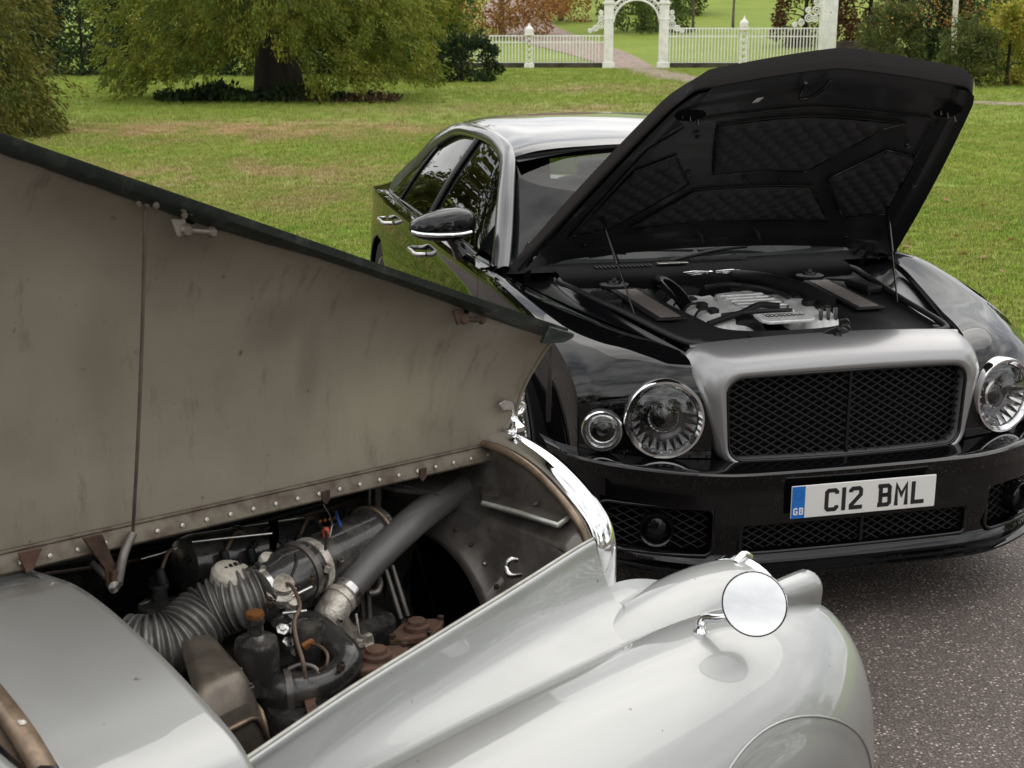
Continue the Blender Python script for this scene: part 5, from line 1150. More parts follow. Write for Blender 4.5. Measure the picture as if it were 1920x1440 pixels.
tr = [Ao, Ao * .96 + Ai * .04 + np.array((0, 0, -.012)), Ao * .55 + Ai * .45 + np.array((0, 0, -.014)), Ao * .06 + Ai * .94 + np.array((0, 0, -.010)), Ai + np.array((0, 0, -.02)), Ai + np.array((0, 0, -.10))]
mesh_obj('bay_tray', [L(p) for l in tr for p in l], gridfaces(6, 120, False, True), M['black_plastic'], BK, sharp=50)
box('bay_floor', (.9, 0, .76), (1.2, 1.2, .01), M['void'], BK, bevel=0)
for sg in (-1, 1):   # intake grilles in the tray
    c = [(1.22, sg * .375, .942), (1.22, sg * .455, .942), (.76, sg * .44, .925), (.76, sg * .36, .925)]
    fr_ = slab('vent_frame', [np.array(p) + np.array((d * .02, e * sg * .02, -.006)) for p, d, e in zip(c, (1, 1, -1, -1), (-1, 1, 1, -1))], (0, 0, .010), M['black_plastic'], BK, bevel=.004)
    slab('vent_mesh', [np.array(p) + np.array((0, 0, .004)) for p in c], (0, 0, .0025), M['vent_mesh'], fr_, bevel=.001)
    lathe('filler_cap', [(.06, 0), (.06, .012), (.05, .016), (0, .016)], (1.33, sg * .43, .938), (0, 0, 1), M['black_plastic'], BK, 28)
# engine
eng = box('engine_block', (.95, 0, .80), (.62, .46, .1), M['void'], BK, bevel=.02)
def casting(name, cx, cy, cz, ls, ly, hz, ridges, mt=M['aluminium'], rotz=0):
    n, m = 22, 16; V = []
    for i in range(n):
        for j in range(m):
            u = -1 + 2 * i / (n - 1); v = -1 + 2 * j / (m - 1)
            e = (1 - abs(u) ** 6) * (1 - abs(v) ** 4); z = cz + hz * e + .006 * math.sin(u * ridges * math.pi) * e
            x, y = u * ls, v * ly; V.append((cx + x * math.cos(rotz) - y * math.sin(rotz), cy + x * math.sin(rotz) + y * math.cos(rotz), z))
    return mesh_obj(name, [L(p) for p in V], gridfaces(n, m), mt, eng)
casting('rocker_cover', .98, -.17, .855, .28, .10, .07, 3)
casting('rocker_cover', .92, .18, .855, .28, .10, .07, 3)
pl_ = slab('inlet_plenum', [(1.10, -.09, .895), (1.12, 0, .90), (1.10, .10, .895), (.98, .125, .893), (.82, .11, .89), (.76, .05, .888), (.76, -.05, .888), (.82, -.11, .89), (.98, -.12, .893)], (0, 0, .042), M['aluminium'], eng, bevel=.010)
for k in range(5): slab('plenum_rib', [(.82 + .055 * k, -.09, .936), (.835 + .055 * k, -.09, .936), (.835 + .055 * k, .09, .937), (.82 + .055 * k, .09, .937)], (0, 0, .006), M['aluminium'], pl_, bevel=.002)
for k in range(4):
    for sg in (-1, 1):
        box('coil_pack', (.80 + .11 * k - .03 * sg, sg * .205, .925), (.045, .035, .03), M['black_plastic'], eng, bevel=.005)
        tube('coil_lead', [(.80 + .11 * k - .03 * sg, sg * .215, .935), (.82 + .11 * k - .03 * sg, sg * .25, .93), (.84 + .11 * k - .03 * sg, sg * .262, .90)], .005, M['black_rubber'], eng, 6, k=8)
        lathe('plenum_bolt', [(.008, 0), (.008, .006), (0, .007)], (.80 + .09 * k, sg * (.10 if k in (1, 2) else .085), .934), (0, 0, 1), M['dull_chrome'], pl_, 6)
for sg in (-1, 1):
    for k in range(3):
        s = .84 + .11 * k - .03 * sg; slab('cover_rib', [(s, sg * .09, .912), (s + .05, sg * .09, .914), (s + .06, sg * .23, .892), (s + .01, sg * .23, .890)], (0, 0, .012), M['aluminium'], eng, bevel=.005)
casting('throttle_body', 1.10, .06, .87, .07, .06, .06, 1)
casting('coil_cover', .77, -.10, .865, .04, .07, .05, 1, M['black_plastic'])
tube('breather_hose', [(.74, -.26, .90), (.75, -.12, .935), (.82, -.02, .945), (.80, .05, .94)], .012, M['black_plastic'], eng, 10, k=18)
tube('intake_pipe', [(1.34, -.24, .945), (1.24, -.255, .965), (1.10, -.245, .945), (1.0, -.235, .90)], .028, M['black_gloss'], eng, 14, k=20)
tube('intake_pipe', [(1.36, .10, .955), (1.2, .17, .965), (1.0, .25, .955), (.86, .29, .93)], .028, M['black_plastic'], eng, 14, k=20)
for p in ([(1.18, .02, .95), (1.1, .06, .962), (1.05, .13, .95), (.95, .16, .94)], [(.76, -.2, .925), (.74, -.05, .938), (.76, .08, .93)], [(1.22, -.08, .94), (1.15, .0, .962), (1.12, .10, .95)]):
    tube('cable', p, .009, M['black_rubber'], eng, 8, k=16)
for k in range(3): tube('bolt', [(.70, .17 + .03 * k, .90), (.70, .17 + .03 * k, .945)], .009, M['dull_chrome'], eng, 8)
pq = slab('engine_plaque', [(.70, -.10, .925), (.70, .09, .925), (.625, .11, .918), (.60, .09, .916), (.60, -.08, .916), (.625, -.10, .918)], (0, 0, .014), M['aluminium'], eng, bevel=.004)
pts = []
for r_, n_, s_ in ((.676, 7, .010), (.652, 9, .010)):   # engraved signature and maker's lines
    x = -.07
    for k in range(n_):
        x2 = x + .014 + .003 * ((k * 7) % 3); pts.append(tube_data([(r_ + .008, x, .9375), (r_ - .008, x + .006, .9365), (r_ + .005, x2, .9372)], .0017, 5)); x = x2
V, F = join(pts); mesh_obj('plaque_script', [L(v) for v in V], F, M['plate_black'], pq)
# rear cross panel with winged badge
rows = []
for y in np.linspace(-.64, .64, 33):
    dp = .03 * (abs(y) < .3) + .02 * math.cos(y * 20) * (abs(y) < .34)
    rows.append([(1.34 - dp, y, .885), (1.345 - dp, y, .93), (1.36 - dp * .8, y, .965), (1.42, y, .985), (1.50, y, .99)])
patch('bay_cross_panel', surf(rows, 12, 90), M['matte_black'], BK)
bd = lathe('badge_disc', [(.020, 0), (.019, .004), (0, .006)], (1.352, .0, .966), (-.55, 0, .83), M['chrome'], BK, 20)
pts = []
for sg in (-1, 1):
    for k in range(6):
        z0 = .978 - .0055 * k; s0 = 1.356 - .0055 * k * .66; ln = .105 - .013 * k
        pts.append(tube_data([(s0 - .004, sg * .018, z0 + .001), (s0 - .005, sg * (.018 + ln * .6), z0 + .005), (s0 - .002, sg * (.018 + ln), z0 + .001)], .0026, 5))
V, F = join(pts); mesh_obj('badge_wings', [L(v) for v in V], F, M['chrome'], bd)
V, F = join([tube_data([(1.344, -.006, .972), (1.349, -.006, .962)], .002, 5), tube_data(spl([(1.344, -.006, .973), (1.345, .006, .971), (1.347, -.005, .968), (1.348, .007, .965), (1.350, -.006, .962)], 12), .002, 5)])
mesh_obj('badge_letter', [L(v) for v in V], F, M['plate_black'], bd)
# scuttle, vents, wipers
rows = []
for y in np.linspace(-.86, .86, 25):
    b = .10 * (y / .86) ** 2
    rows.append([(1.44 + b * .3, y, .985), (1.50 + b, y, .992 - .01 * (y / .86) ** 2), (1.58 + b, y, .985), (1.68 + b, y, .975)])
patch('scuttle_panel', surf(rows, 12, 40), M['matte_black'], BK)
for k in range(14): box('scuttle_slat', (1.475, -.46 + k * .018, .995), (.05, .006, .006), M['black_rubber'], BK, bevel=.001)
for k in range(16): box('scuttle_slat', (1.53, -.02 + k * .016, .998), (.06, .005, .006), M['black_rubber'], BK, bevel=.001)
slab('vin_plate', [(1.46, -.195, 1.0), (1.46, -.06, 1.0), (1.495, -.06, 1.0), (1.495, -.195, 1.0)], (0, 0, .002), M['dull_chrome'], BK, bevel=.001)
for y0, y1, s0, s1 in ((-.12, .52, 1.52, 1.60), (-.62, -.10, 1.60, 1.56)):
    w = tube('wiper_arm', [(s0, y0, 1.0), (s0 + .02, (y0 + y1) / 2 - .1, 1.035), (s1 - .02, (y0 + y1) / 2 + .05, 1.04)], .009, M['black_plastic'], BK, 8, k=14)
    tube('wiper_blade', [(s1 - .02, y0 + .15, 1.03), (s1, (y0 + y1) / 2 + .1, 1.045), (s1 + .01, y1 + .1, 1.035)], .008, M['black_rubber'], w, 8, k=14)
# ------------------------------------------------ cabin
def ws(u, v):   # u -1..1 across, v 0 base .. 1 top
    base = np.array((1.60 + .16 * u * u, .80 * u, 1.0)); top = np.array((2.06 + .10 * u * u, .645 * u, 1.435 - .055 * u * u))
    return base + (top - base) * v + np.array((-.05, 0, .02)) * math.sin(math.pi * v) * (1 - u * u * .6)
G = np.array([[ws(u, v) for u in np.linspace(-1, 1, 40)] for v in np.linspace(0, 1, 20)])
patch('windscreen', G, M['screen_glass'], BK)
edge = [ws(-1, v) for v in np.linspace(0, 1, 14)] + [ws(u, 1) for u in np.linspace(-1, 1, 30)] + [ws(1, v) for v in np.linspace(1, 0, 14)]
tube('windscreen_seal', [np.array(e) + np.array((-.004, 0, .004)) for e in edge], .011, M['black_rubber'], BK, 8)
band = np.array([[np.array(ws(u, v)) + np.array((.006, 0, -.004)) for u in np.linspace(-.99, .99, 40)] for v in (.955, .98, 1)]); patch('sun_band', band, M['void'], BK)
for sg in (-1, 1):
    bb = np.array([[np.array(ws(sg * u, v)) + np.array((.006, 0, -.004)) for u in (.95, .975, 1.)] for v in np.linspace(0, 1, 12)]); patch('screen_border', bb, M['void'], BK)
rows = []
for s, zc, o in ((2.04, 1.448, .66), (2.12, 1.468, .655), (2.3, 1.490, .64), (2.6, 1.510, .63), (2.95, 1.520, .628), (3.3, 1.512, .632), (3.6, 1.482, .65), (3.85, 1.430, .69)):
    zr = zc - .062 if s < 3.5 else zc - .075; k = (.10 if s < 2.1 else .05 if s < 2.2 else 0)
    rows.append([(s + k, -o, zr), (s + k * .6, -o * .82, zc - .028), (s + k * .2, -o * .45, zc - .007), (s, 0, zc), (s + k * .2, o * .45, zc - .007), (s + k * .6, o * .82, zc - .028), (s + k, o, zr)])
roof = patch('roof', surf(rows, 48, 50), M['grey_paint'], BK, label='glossy metallic grey roof')
rows = [[(2.04 + .03, y, z) for y, z in ((-.64, 1.375), (-.3, 1.425), (0, 1.435), (.3, 1.425), (.64, 1.375))], [(2.9, y, z) for y, z in ((-.62, 1.42), (-.3, 1.49), (0, 1.50), (.3, 1.49), (.62, 1.42))], [(3.8, y, z) for y, z in ((-.66, 1.33), (-.3, 1.40), (0, 1.42), (.3, 1.40), (.66, 1.33))]]
patch('headlining', surf(rows, 14, 14), M['interior'], roof)
def rw(u, v):
    base = np.array((4.52 - .14 * u * u, .72 * u, 1.05)); top = np.array((3.83 - .03 * u * u, .63 * u, 1.43 - .06 * u * u)); return base + (top - base) * v + np.array((.04, 0, .03)) * math.sin(math.pi * v)
patch('rear_screen', np.array([[rw(u, v) for u in np.linspace(-1, 1, 24)] for v in np.linspace(0, 1, 12)]), M['screen_glass'], BK)
rows = []
for y in np.linspace(-.92, .92, 15):
    k = 1 - (y / .95) ** 2
    rows.append([(4.36, y, .99 + .04 * k), (4.52, y, .985 + .055 * k), (4.9, y * .96, .955 + .085 * k), (5.2 + .08 * k, y * .90, .91 + .09 * k), (5.34 + .12 * k, y * .86, .80 + .05 * k), (5.38 + .12 * k, y * .85, .6), (5.34 + .1 * k, y * .85, .25)])
patch('boot_lid', surf(rows, 30, 30), M['black_paint'], BK)
box('cabin_floor', (3.0, 0, .35), (3.0, 1.7, .02), M['interior'], BK, bevel=0)
rows = [[(1.64, y, .97) for y in (-.8, 0, .8)], [(1.85, y, 1.0 + .01 * (y == 0)) for y in (-.82, 0, .82)], [(2.05, y, .985) for y in (-.82, 0, .82)], [(2.12, y, .9) for y in (-.82, 0, .82)], [(2.08, y, .6) for y in (-.82, 0, .82)]]
patch('dashboard', surf(rows, 12, 30), M['interior'], BK)
tube('steering_wheel', [(2.22 + .07 * math.sin(t), -.38 + .185 * math.cos(t), .93 + .17 * math.sin(t)) for t in np.linspace(0, 2 * math.pi, 40)], .014, M['leather'], BK, 8, cap=False)
def cush(name, c, size, e=.35, tilt=0, mt=M['leather']):
    V = []
    for i in range(13):
        ph = math.pi * i / 12
        for j in range(24):
            th = 2 * math.pi * j / 24; f = lambda q: math.copysign(abs(q) ** e, q)
            x, y, z = size[0] * f(math.sin(ph)) * f(math.cos(th)), size[1] * f(math.sin(ph)) * f(math.sin(th)), size[2] * f(math.cos(ph))
            V.append((c[0] + x * math.cos(tilt) + z * math.sin(tilt), c[1] + y, c[2] + z * math.cos(tilt) - x * math.sin(tilt)))
    return mesh_obj(name, [L(v) for v in V], gridfaces(13, 24, False, True), mt, BK)
for y in (-.38, .38):
    cush('seat_base', (2.65, y, .55), (.27, .27, .12)); cush('seat_back', (2.93, y, .86), (.09, .27, .34), tilt=.28); cush('headrest', (3.03, y, 1.235), (.055, .15, .09), tilt=.2)
    cush('rear_headrest', (4.02, y, 1.10), (.06, .15, .09)); cush('rear_seat', (3.95, y, .80), (.12, .36, .30), tilt=.3)
cush('interior_mirror', (2.08, 0, 1.36), (.02, .11, .03))

# ---- fittings on the bay trim
for s_, y_ in ((.40, -.42), (.42, 0), (.40, .42), (.55, -.5), (.55, .5), (.95, -.575), (.95, .575), (1.3, -.6), (1.3, .6), (.5, -.2), (.5, .2), (1.30, -.30), (1.30, .33)):
    lathe('trim_clip', [(.012, 0), (.011, .004), (.005, .006), (0, .0062)], (s_, y_, zb(s_) - .024), (0, 0, 1), M['black_gloss'], BK, 12)
slab('warning_label', [(.47, .24, zb(.47) - .023), (.47, .34, zb(.47) - .023), (.44, .34, zb(.44) - .023), (.44, .24, zb(.44) - .023)], (0, 0, .001), M['dusty_black'], BK, bevel=0)
for sg in (-1, 1):
    tube('trim_seam', [(.42, sg * .30, zb(.42) - .025), (.56, sg * .31, zb(.56) - .024), (.70, sg * .305, zb(.7) - .023)], .003, M['black_rubber'], BK, 6)
    lathe('cap_knob', [(.03, 0), (.028, .010), (.012, .012), (.010, .022), (0, .023)], (1.33, sg * .43, .953), (0, 0, 1), M['black_gloss'], BK, 20)
    tube('brake_line', [(1.30, sg * .50, .935), (1.15, sg * .53, .95), (.98, sg * .52, .93)], .006, M['black_rubber'], BK, 8, k=14)
    box('strut_tower_cover', (1.08, sg * .545, .945), (.20, .07, .03), M['black_plastic'], BK, bevel=.01)
    lathe('bonnet_buffer', [(.016, 0), (.016, .012), (.012, .018), (0, .019)], (.37, sg * .45, zb(.37) + .0), (0, 0, 1), M['black_rubber'], BK, 16)
# ================================================================== park: trees, shrubs, gate
def leaves(C, D, size, aspect, seed, curl=.25, jit=.5):
    """leaf blades at C pointing along D; returns vertex array and faces (two triangles each, folded)"""
    r = np.random.default_rng(seed); n = len(C)
    D = D + r.normal(0, jit, (n, 3)); D /= np.linalg.norm(D, axis=1)[:, None]
    U = r.normal(0, 1, (n, 3)); U -= D * (U * D).sum(1)[:, None]; U /= np.linalg.norm(U, axis=1)[:, None]; N_ = np.cross(D, U)
    ln = size * r.uniform(.6, 1.35, n)[:, None]; wd = ln * aspect
    a = C; b = C + D * ln * .5 + U * wd * .5 + N_ * ln * curl * .3; c = C + D * ln - N_ * ln * curl * .2; d = C + D * ln * .5 - U * wd * .5 + N_ * ln * curl * .3
    V = np.stack([a, b, c, d], 1).reshape(-1, 3); return V
def leaf_obj(name, C, D, size, aspect, mt, parent, seed, **k):
    V = leaves(C, D, size, aspect, seed, **k); n = len(C)
    me = bpy.data.meshes.new(name); me.vertices.add(4 * n); me.vertices.foreach_set('co', V.astype(np.float32).ravel())
    me.loops.add(4 * n); me.loops.foreach_set('vertex_index', np.arange(4 * n, dtype=np.int32)); me.polygons.add(n); me.polygons.foreach_set('loop_start', np.arange(0, 4 * n, 4, dtype=np.int32))
    me.update(calc_edges=True); return link(name, me, mt, parent, smooth=False)
def leafmat(name, c1, c2, isl=.3, vs=1.2):
    m = mat(name, c1, .65, spec=.25, col2=c2, vscale=vs, fac=(.38, .62), island=isl)
    t = m.node_tree; b = t.nodes['Principled BSDF']; o = [n for n in t.nodes if n.type == 'OUTPUT_MATERIAL'][0]
    tr = t.nodes.new('ShaderNodeBsdfTranslucent'); t.links.new(b.inputs['Base Color'].links[0].from_socket, tr.inputs[0]); x = t.nodes.new('ShaderNodeMixShader'); x.inputs[0].default_value = .28
    t.links.new(b.outputs[0], x.inputs[1]); t.links.new(tr.outputs[0], x.inputs[2]); t.links.new(x.outputs[0], o.inputs[0]); return m
M['yew'] = leafmat('yew_leaf', (.090, .132, .016), (.265, .265, .034), .35, .9)
M['weep'] = leafmat('weeping_leaf', (.075, .098, .014), (.17, .150, .026), .35, 1.5)
M['dark_leaf'] = leafmat('dark_leaf', (.018, .034, .012), (.042, .066, .020), .4)
M['lime_leaf'] = leafmat('lime_leaf', (.12, .145, .012), (.23, .23, .02), .35)
M['green_leaf'] = leafmat('green_leaf', (.060, .095, .018), (.12, .16, .03), .35)
M['olive_leaf'] = leafmat('olive_leaf', (.075, .10, .026), (.15, .165, .045), .35)
M['rust_leaf'] = leafmat('rust_leaf', (.26, .115, .035), (.40, .215, .07), .35)
M['maroon_leaf'] = leafmat('maroon_leaf', (.055, .022, .014), (.13, .055, .022), .4)
M['yellow_leaf'] = leafmat('yellow_leaf', (.20, .22, .03), (.55, .48, .09), .35, 2.)
M['litter'] = leafmat('litter', (.10, .055, .035), (.19, .12, .075), .4)
M['bark'] = mat('bark', (.028, .020, .014), .9, var=.4, vscale=6, bump=.8, bscale=14, stretch=(1, 1, .2))
M['pale_bark'] = mat('pale_bark', (.12, .10, .08), .9, var=.3, vscale=6, bump=.6, bscale=20)
M['birch_bark'] = mat('birch_bark', (.68, .65, .58), .7, col2=(.12, .10, .09), fac=(.60, .70), vscale=3, stretch=(1, 1, 6))
def trunk(root, h_, r0, r1, mt, seed, nb=6, lean=(0, 0), z0=-.1, limb=.5, name='trunk'):
    r = random.Random(seed); P = [(0, 0, z0)] + [(lean[0] * t + r.uniform(-.04, .04) * h_ * .15, lean[1] * t + r.uniform(-.04, .04) * h_ * .15, h_ * t) for t in (.15, .35, .6, 1)]
    rr = [r0 * 1.5, r0 * 1.05, r0 * .9, r0 * .7, r1]; pts = [tube_data(spl(P, 16), np.interp(np.linspace(0, 1, 16), np.linspace(0, 1, 5), rr), 14)]
    for k in range(nb):
        t = r.uniform(.3, .95); a = r.uniform(0, 6.28); b = np.array([np.interp(t, [0, .15, .35, .6, 1], [p[i] for p in P]) for i in range(3)]); ln = h_ * limb * r.uniform(.5, 1)
        e = b + np.array((math.cos(a) * ln, math.sin(a) * ln, ln * r.uniform(-.1, .5))); m_ = (b + e) / 2 + np.array((0, 0, ln * .12)); pts.append(tube_data(spl([b, m_, e], 8), np.linspace(r0 * .3, r0 * .06, 8), 7))
    V, F = join(pts); return mesh_obj(name, V, F, mt, root)
def skirt_tree(name, x, y, R_, top, low, mt, n_low, n_high, seed, label, zvis=3.2, tr=.45, mtb=None, size=.15, gap=None, group=None):
    """broad conifer whose feathery sprays hang nearly to the turf"""
    root = empty(name, (x, y, hill(x, y)), 0, label, 'tree', group); r = np.random.default_rng(seed)
    trunk(root, top * .9, tr, .08, mtb or M['bark'], seed, 14, limb=.28)
    C = []; D = []
    ns = n_low // 46
    for k in range(ns):
        a = r.uniform(0, 2 * math.pi); f = math.sqrt(r.uniform(.10, 1)); rad = R_ * f * (1 + .13 * math.sin(3 * a + seed) + .08 * math.sin(7 * a))
        lo = low(a, f); z = r.uniform(lo, zvis) if r.uniform() < .7 else lo + r.exponential(.25)
        c0 = np.array((math.cos(a) * rad, math.sin(a) * rad, z)); out = np.array((math.cos(a), math.sin(a), -.2)); t = r.uniform(0, 1, 46) ** .8; L_ = r.uniform(.35, .75)
        ax_ = out * .55 + np.array((0, 0, -.75)) + r.normal(0, .18, 3); p = c0 + np.outer(t * L_, ax_) + r.normal(0, .06, (46, 3)) * np.array((1.3, 1.3, .7)); p[:, 2] = np.maximum(p[:, 2], .06)
        C.append(p); D.append(np.tile(ax_ + out * .3, (46, 1)))
    leaf_obj('foliage', np.vstack(C), np.vstack(D), size, .34, mt, root, seed, jit=.45)
    C = []; D = []; ns = n_high // 30
    for k in range(ns):
        z = r.uniform(zvis - .3, top); q = (z - zvis) / (top - zvis); rad = R_ * (1.05 - .75 * q ** 1.4) * math.sqrt(r.uniform(.25, 1)); a = r.uniform(0, 6.283)
        c0 = np.array((math.cos(a) * rad, math.sin(a) * rad, z)); out = np.array((math.cos(a), math.sin(a), -.5)); C.append(c0 + r.normal(0, .3, (30, 3))); D.append(np.tile(out, (30, 1)))
    leaf_obj('upper_foliage', np.vstack(C), np.vstack(D), size * 2.6, .45, mt, root, seed + 1)
    return root
def bush(name, x, y, rx, ry, h_, mt, n, seed, label, size=.12, aspect=.55, cat='shrub', group=None, base=0., stem=True, lumps=40, mtb=None, tk=.06, nb=7):
    root = empty(name, (x, y, hill(x, y)), 0, label, cat, group); r = np.random.default_rng(seed)
    if stem: trunk(root, base + h_ * .75, tk, .02, mtb or M['bark'], seed, nb, name='trunk' if cat == 'tree' else 'stem')
    # clump centres spread on and in an uneven dome
    u = r.normal(0, 1, (lumps, 3)); u /= np.linalg.norm(u, axis=1)[:, None]; f = r.uniform(.5, 1, lumps)[:, None] ** .6
    u[:, 2] = np.clip(u[:, 2] * 1.3, -1, 1); low_ = u[:, 2] < -.3; u[low_, :2] *= 1.25
    c = u * f * np.array((rx, ry, h_ / 2)) * r.uniform(.85, 1.12, (lumps, 1)) + np.array((0, 0, base + h_ / 2)); idx = r.integers(0, lumps, n); rl = min(rx, h_ / 2) * r.uniform(.18, .38, lumps)
    d = r.normal(0, 1, (n, 3)); d /= np.linalg.norm(d, axis=1)[:, None]; p = c[idx] + d * (rl[idx] * r.uniform(.55, 1.05, n))[:, None]; p[:, 2] = np.maximum(p[:, 2], .04)
    leaf_obj('crown' if cat == 'tree' else 'foliage', p, d * .6 + u[idx] * .3 + np.array((0, 0, .1)), size, aspect, mt, root, seed, jit=.6); return root
def low1(a, f):
    x = math.cos(a) * f * 4.2; front = math.sin(a) < .3
    lo = .82 + .35 * (1 - f) + .28 * math.sin(2.3 * x + 1) + .16 * math.sin(7 * x)
    if front: lo += .85 * math.exp(-((x + .1) / 1.5) ** 4)
    else: lo += .7
    return max(.25, lo)
t1 = skirt_tree('spreading_conifer', -6.35, 38.1, 4.2, 10, low1, M['yew'], 66000, 7000, 3, 'broad olive green conifer with thick dark trunk and drooping skirts on the lawn', zvis=3.4, tr=.50, size=.125)
t0 = skirt_tree('weeping_conifer', -10.75, 25.4, 2.25, 8, lambda a, f: .12 + .2 * math.sin(3 * a) ** 2, M['weep'], 36000, 5000, 9, 'weeping brown green conifer hanging to the turf at the far left edge', zvis=2.9, tr=.2, size=.11)
hg = 'dark evergreen shrubs along the back of the lawn'
for i, (x, y, rx, h_) in enumerate(((-20.5, 57, 2.6, 4.6), (-17.0, 55.5, 2.3, 4.6), (-14.0, 57, 2.2, 4.8), (-10.5, 56, 2.3, 2.9), (-7.2, 57, 2.1, 2.6), (-4.8, 55.5, 1.8, 3.2))):
    bush('evergreen_shrub', x, y, rx, 1.8, h_, M['dark_leaf'], 7000, 20 + i, ('dark glossy evergreen shrub at the left end of the hedge', 'tall dark evergreen shrub just right of the weeping conifer', 'dark evergreen shrub behind the left skirt of the broad conifer', 'low dark evergreen shrub seen left of the thick trunk', 'low dark evergreen shrub seen just right of the thick trunk', 'dark evergreen shrub between broad conifer and lime green bush')[i], size=.17, group=hg, lumps=60)
bush('lime_bush', -3.1, 51.5, 1.75, 1.4, 5.2, M['lime_leaf'], 9000, 31, 'bright lime green leafy tree at the right edge of the broad conifer', size=.15, cat='tree', base=-.1, lumps=60)
bush('round_shrub', -1.75, 49.2, 1.35, 1.1, 1.55, M['dark_leaf'], 7000, 32, 'low dark round shrub at the left end of the white railings', size=.11, lumps=50)
# ivy and leaf litter round the big trunk
r = np.random.default_rng(5); n = 5200
p = np.stack([r.uniform(-9.3, -3.0, n), 36.9 + r.normal(0, .55, n), np.zeros(n)], 1); p[:, 2] = .02 + np.abs(r.normal(0, .12, n)) * (1 + .5 * np.sin(p[:, 0] * 3))
k = p[:, 0] < -5.2 + r.normal(0, .7, n)
tag(leaf_obj('ground_cover', p[k], np.tile((0, -.3, .6), (k.sum(), 1)), .16, .6, M['dark_leaf'], None, 6), 'low dark ivy and ferns under the broad conifer', 'ground cover', kind='stuff')
p[:, 2] *= .5
tag(leaf_obj('leaf_litter', p[~k], np.tile((0, -.6, .2), ((~k).sum(), 1)), .13, .6, M['litter'], None, 8), 'brown leaf litter heaped beneath the broad conifer', 'leaf litter', kind='stuff')
# ---- beyond the railings
bush('autumn_tree', -.6, 86, 3.6, 3, 7.0, M['rust_leaf'], 9000, 41, 'rust brown autumn tree beyond the left railings', size=.2, cat='tree', base=.2, lumps=70, mtb=M['pale_bark'], tk=.16, nb=14)
bush('autumn_tree', 3.4, 99, 3.0, 3, 6.5, M['rust_leaf'], 7000, 42, 'smaller russet tree above the path beyond the gate', size=.22, cat='tree', base=.2, lumps=60, mtb=M['pale_bark'], tk=.16, nb=12)
bush('park_tree', 8.4, 90, 3.0, 2.6, 4.6, M['green_leaf'], 9000, 43, 'rounded dark green tree framed by the white arch', size=.2, cat='tree', base=-.3, lumps=60, tk=.2)
bush('park_tree', 12.0, 104, 3.2, 2.6, 5.0, M['green_leaf'], 7000, 44, 'green tree on the slope right of the white arch', size=.24, cat='tree', base=-.3, lumps=60, tk=.2)
bush('park_tree', 1.0, 128, 7, 4, 7.0, M['maroon_leaf'], 6000, 45, 'dark russet tree at the top of the slope above the path', size=.4, cat='tree', base=-.6, lumps=60, tk=.25)
bush('park_tree', 21.0, 130, 9, 4, 6.0, M['olive_leaf'], 7000, 46, 'distant olive green tree along the top of the slope', size=.42, cat='tree', base=-.5, lumps=60, tk=.25)
for i, x in enumerate((10.6, 13.2)):
    tr_ = empty('young_birch', (x + 1.2, 92, hill(x, 92)), 0, ('slender pale tree trunk on the slope near the arch', 'slender pale tree trunk on the slope near the gate pier')[i], 'tree', 'slender trunks on the slope'); trunk(tr_, 7, .07, .03, M['pale_bark'], 60 + i, 6, limb=.2)
bush('maroon_tree', 19.0, 75, 2.4, 2, 5.6, M['maroon_leaf'], 9000, 47, 'deep maroon tree right of the white gate pier', size=.2, cat='tree', base=-.2, lumps=60, tk=.15)
bush('maroon_tree', 16.4, 79, 1.8, 1.6, 5.0, M['maroon_leaf'], 6000, 48, 'smaller maroon tree close behind the white gate pier', size=.2, cat='tree', base=-.2, lumps=50, tk=.15)
bush('spruce_bush', 15.9, 58.5, 1.35, 1.2, 2.6, M['olive_leaf'], 9000, 49, 'olive green conifer bush left of the silver birch', size=.15, aspect=.35, lumps=50)
bush('spruce_bush', 17.7, 60, 1.3, 1.2, 4.2, M['dark_leaf'], 9000, 50, 'tall dark conifer behind the silver birch', size=.15, aspect=.35, lumps=60)
bush('spruce_bush', 19.6, 60.5, 1.4, 1.2, 4.4, M['green_leaf'], 7000, 51, 'green leafy tree right of the silver birch', size=.17, lumps=50)
bush('gold_shrub', 14.7, 45.0, .95, .8, 1.9, M['olive_leaf'], 7000, 52, 'olive shrub at the foot of the silver birch', size=.10, lumps=40)
bush('gold_shrub', 16.1, 45.5, 1.1, .9, 2.5, M['yellow_leaf'], 9000, 53, 'yellow green variegated shrub at the right edge of the picture', size=.11, lumps=50)
bush('gold_shrub', 17.8, 46.5, 1.2, .9, 2.9, M['yellow_leaf'], 7000, 54, 'yellow leaved shrub cut by the right edge of the picture', size=.11, lumps=50)
bush('gold_shrub', 20.2, 55, 1.8, 1.2, 4.0, M['green_leaf'], 7000, 55, 'green shrub in the top right corner behind the yellow shrubs', size=.16, lumps=50)
bt = empty('birch_tree', (15.25, 48.5, 0), 0, 'silver birch with slim white trunk among the right hand shrubs', 'tree'); trunk(bt, 8.5, .095, .05, M['birch_bark'], 71, 9, limb=.18)
r = np.random.default_rng(72); C = np.stack([r.normal(0, 1.1, 2500), r.normal(0, 1.0, 2500), r.uniform(1.9, 8, 2500)], 1); leaf_obj('crown', C, np.tile((0, 0, -.5), (2500, 1)), .09, .6, M['rust_leaf'], bt, 73)
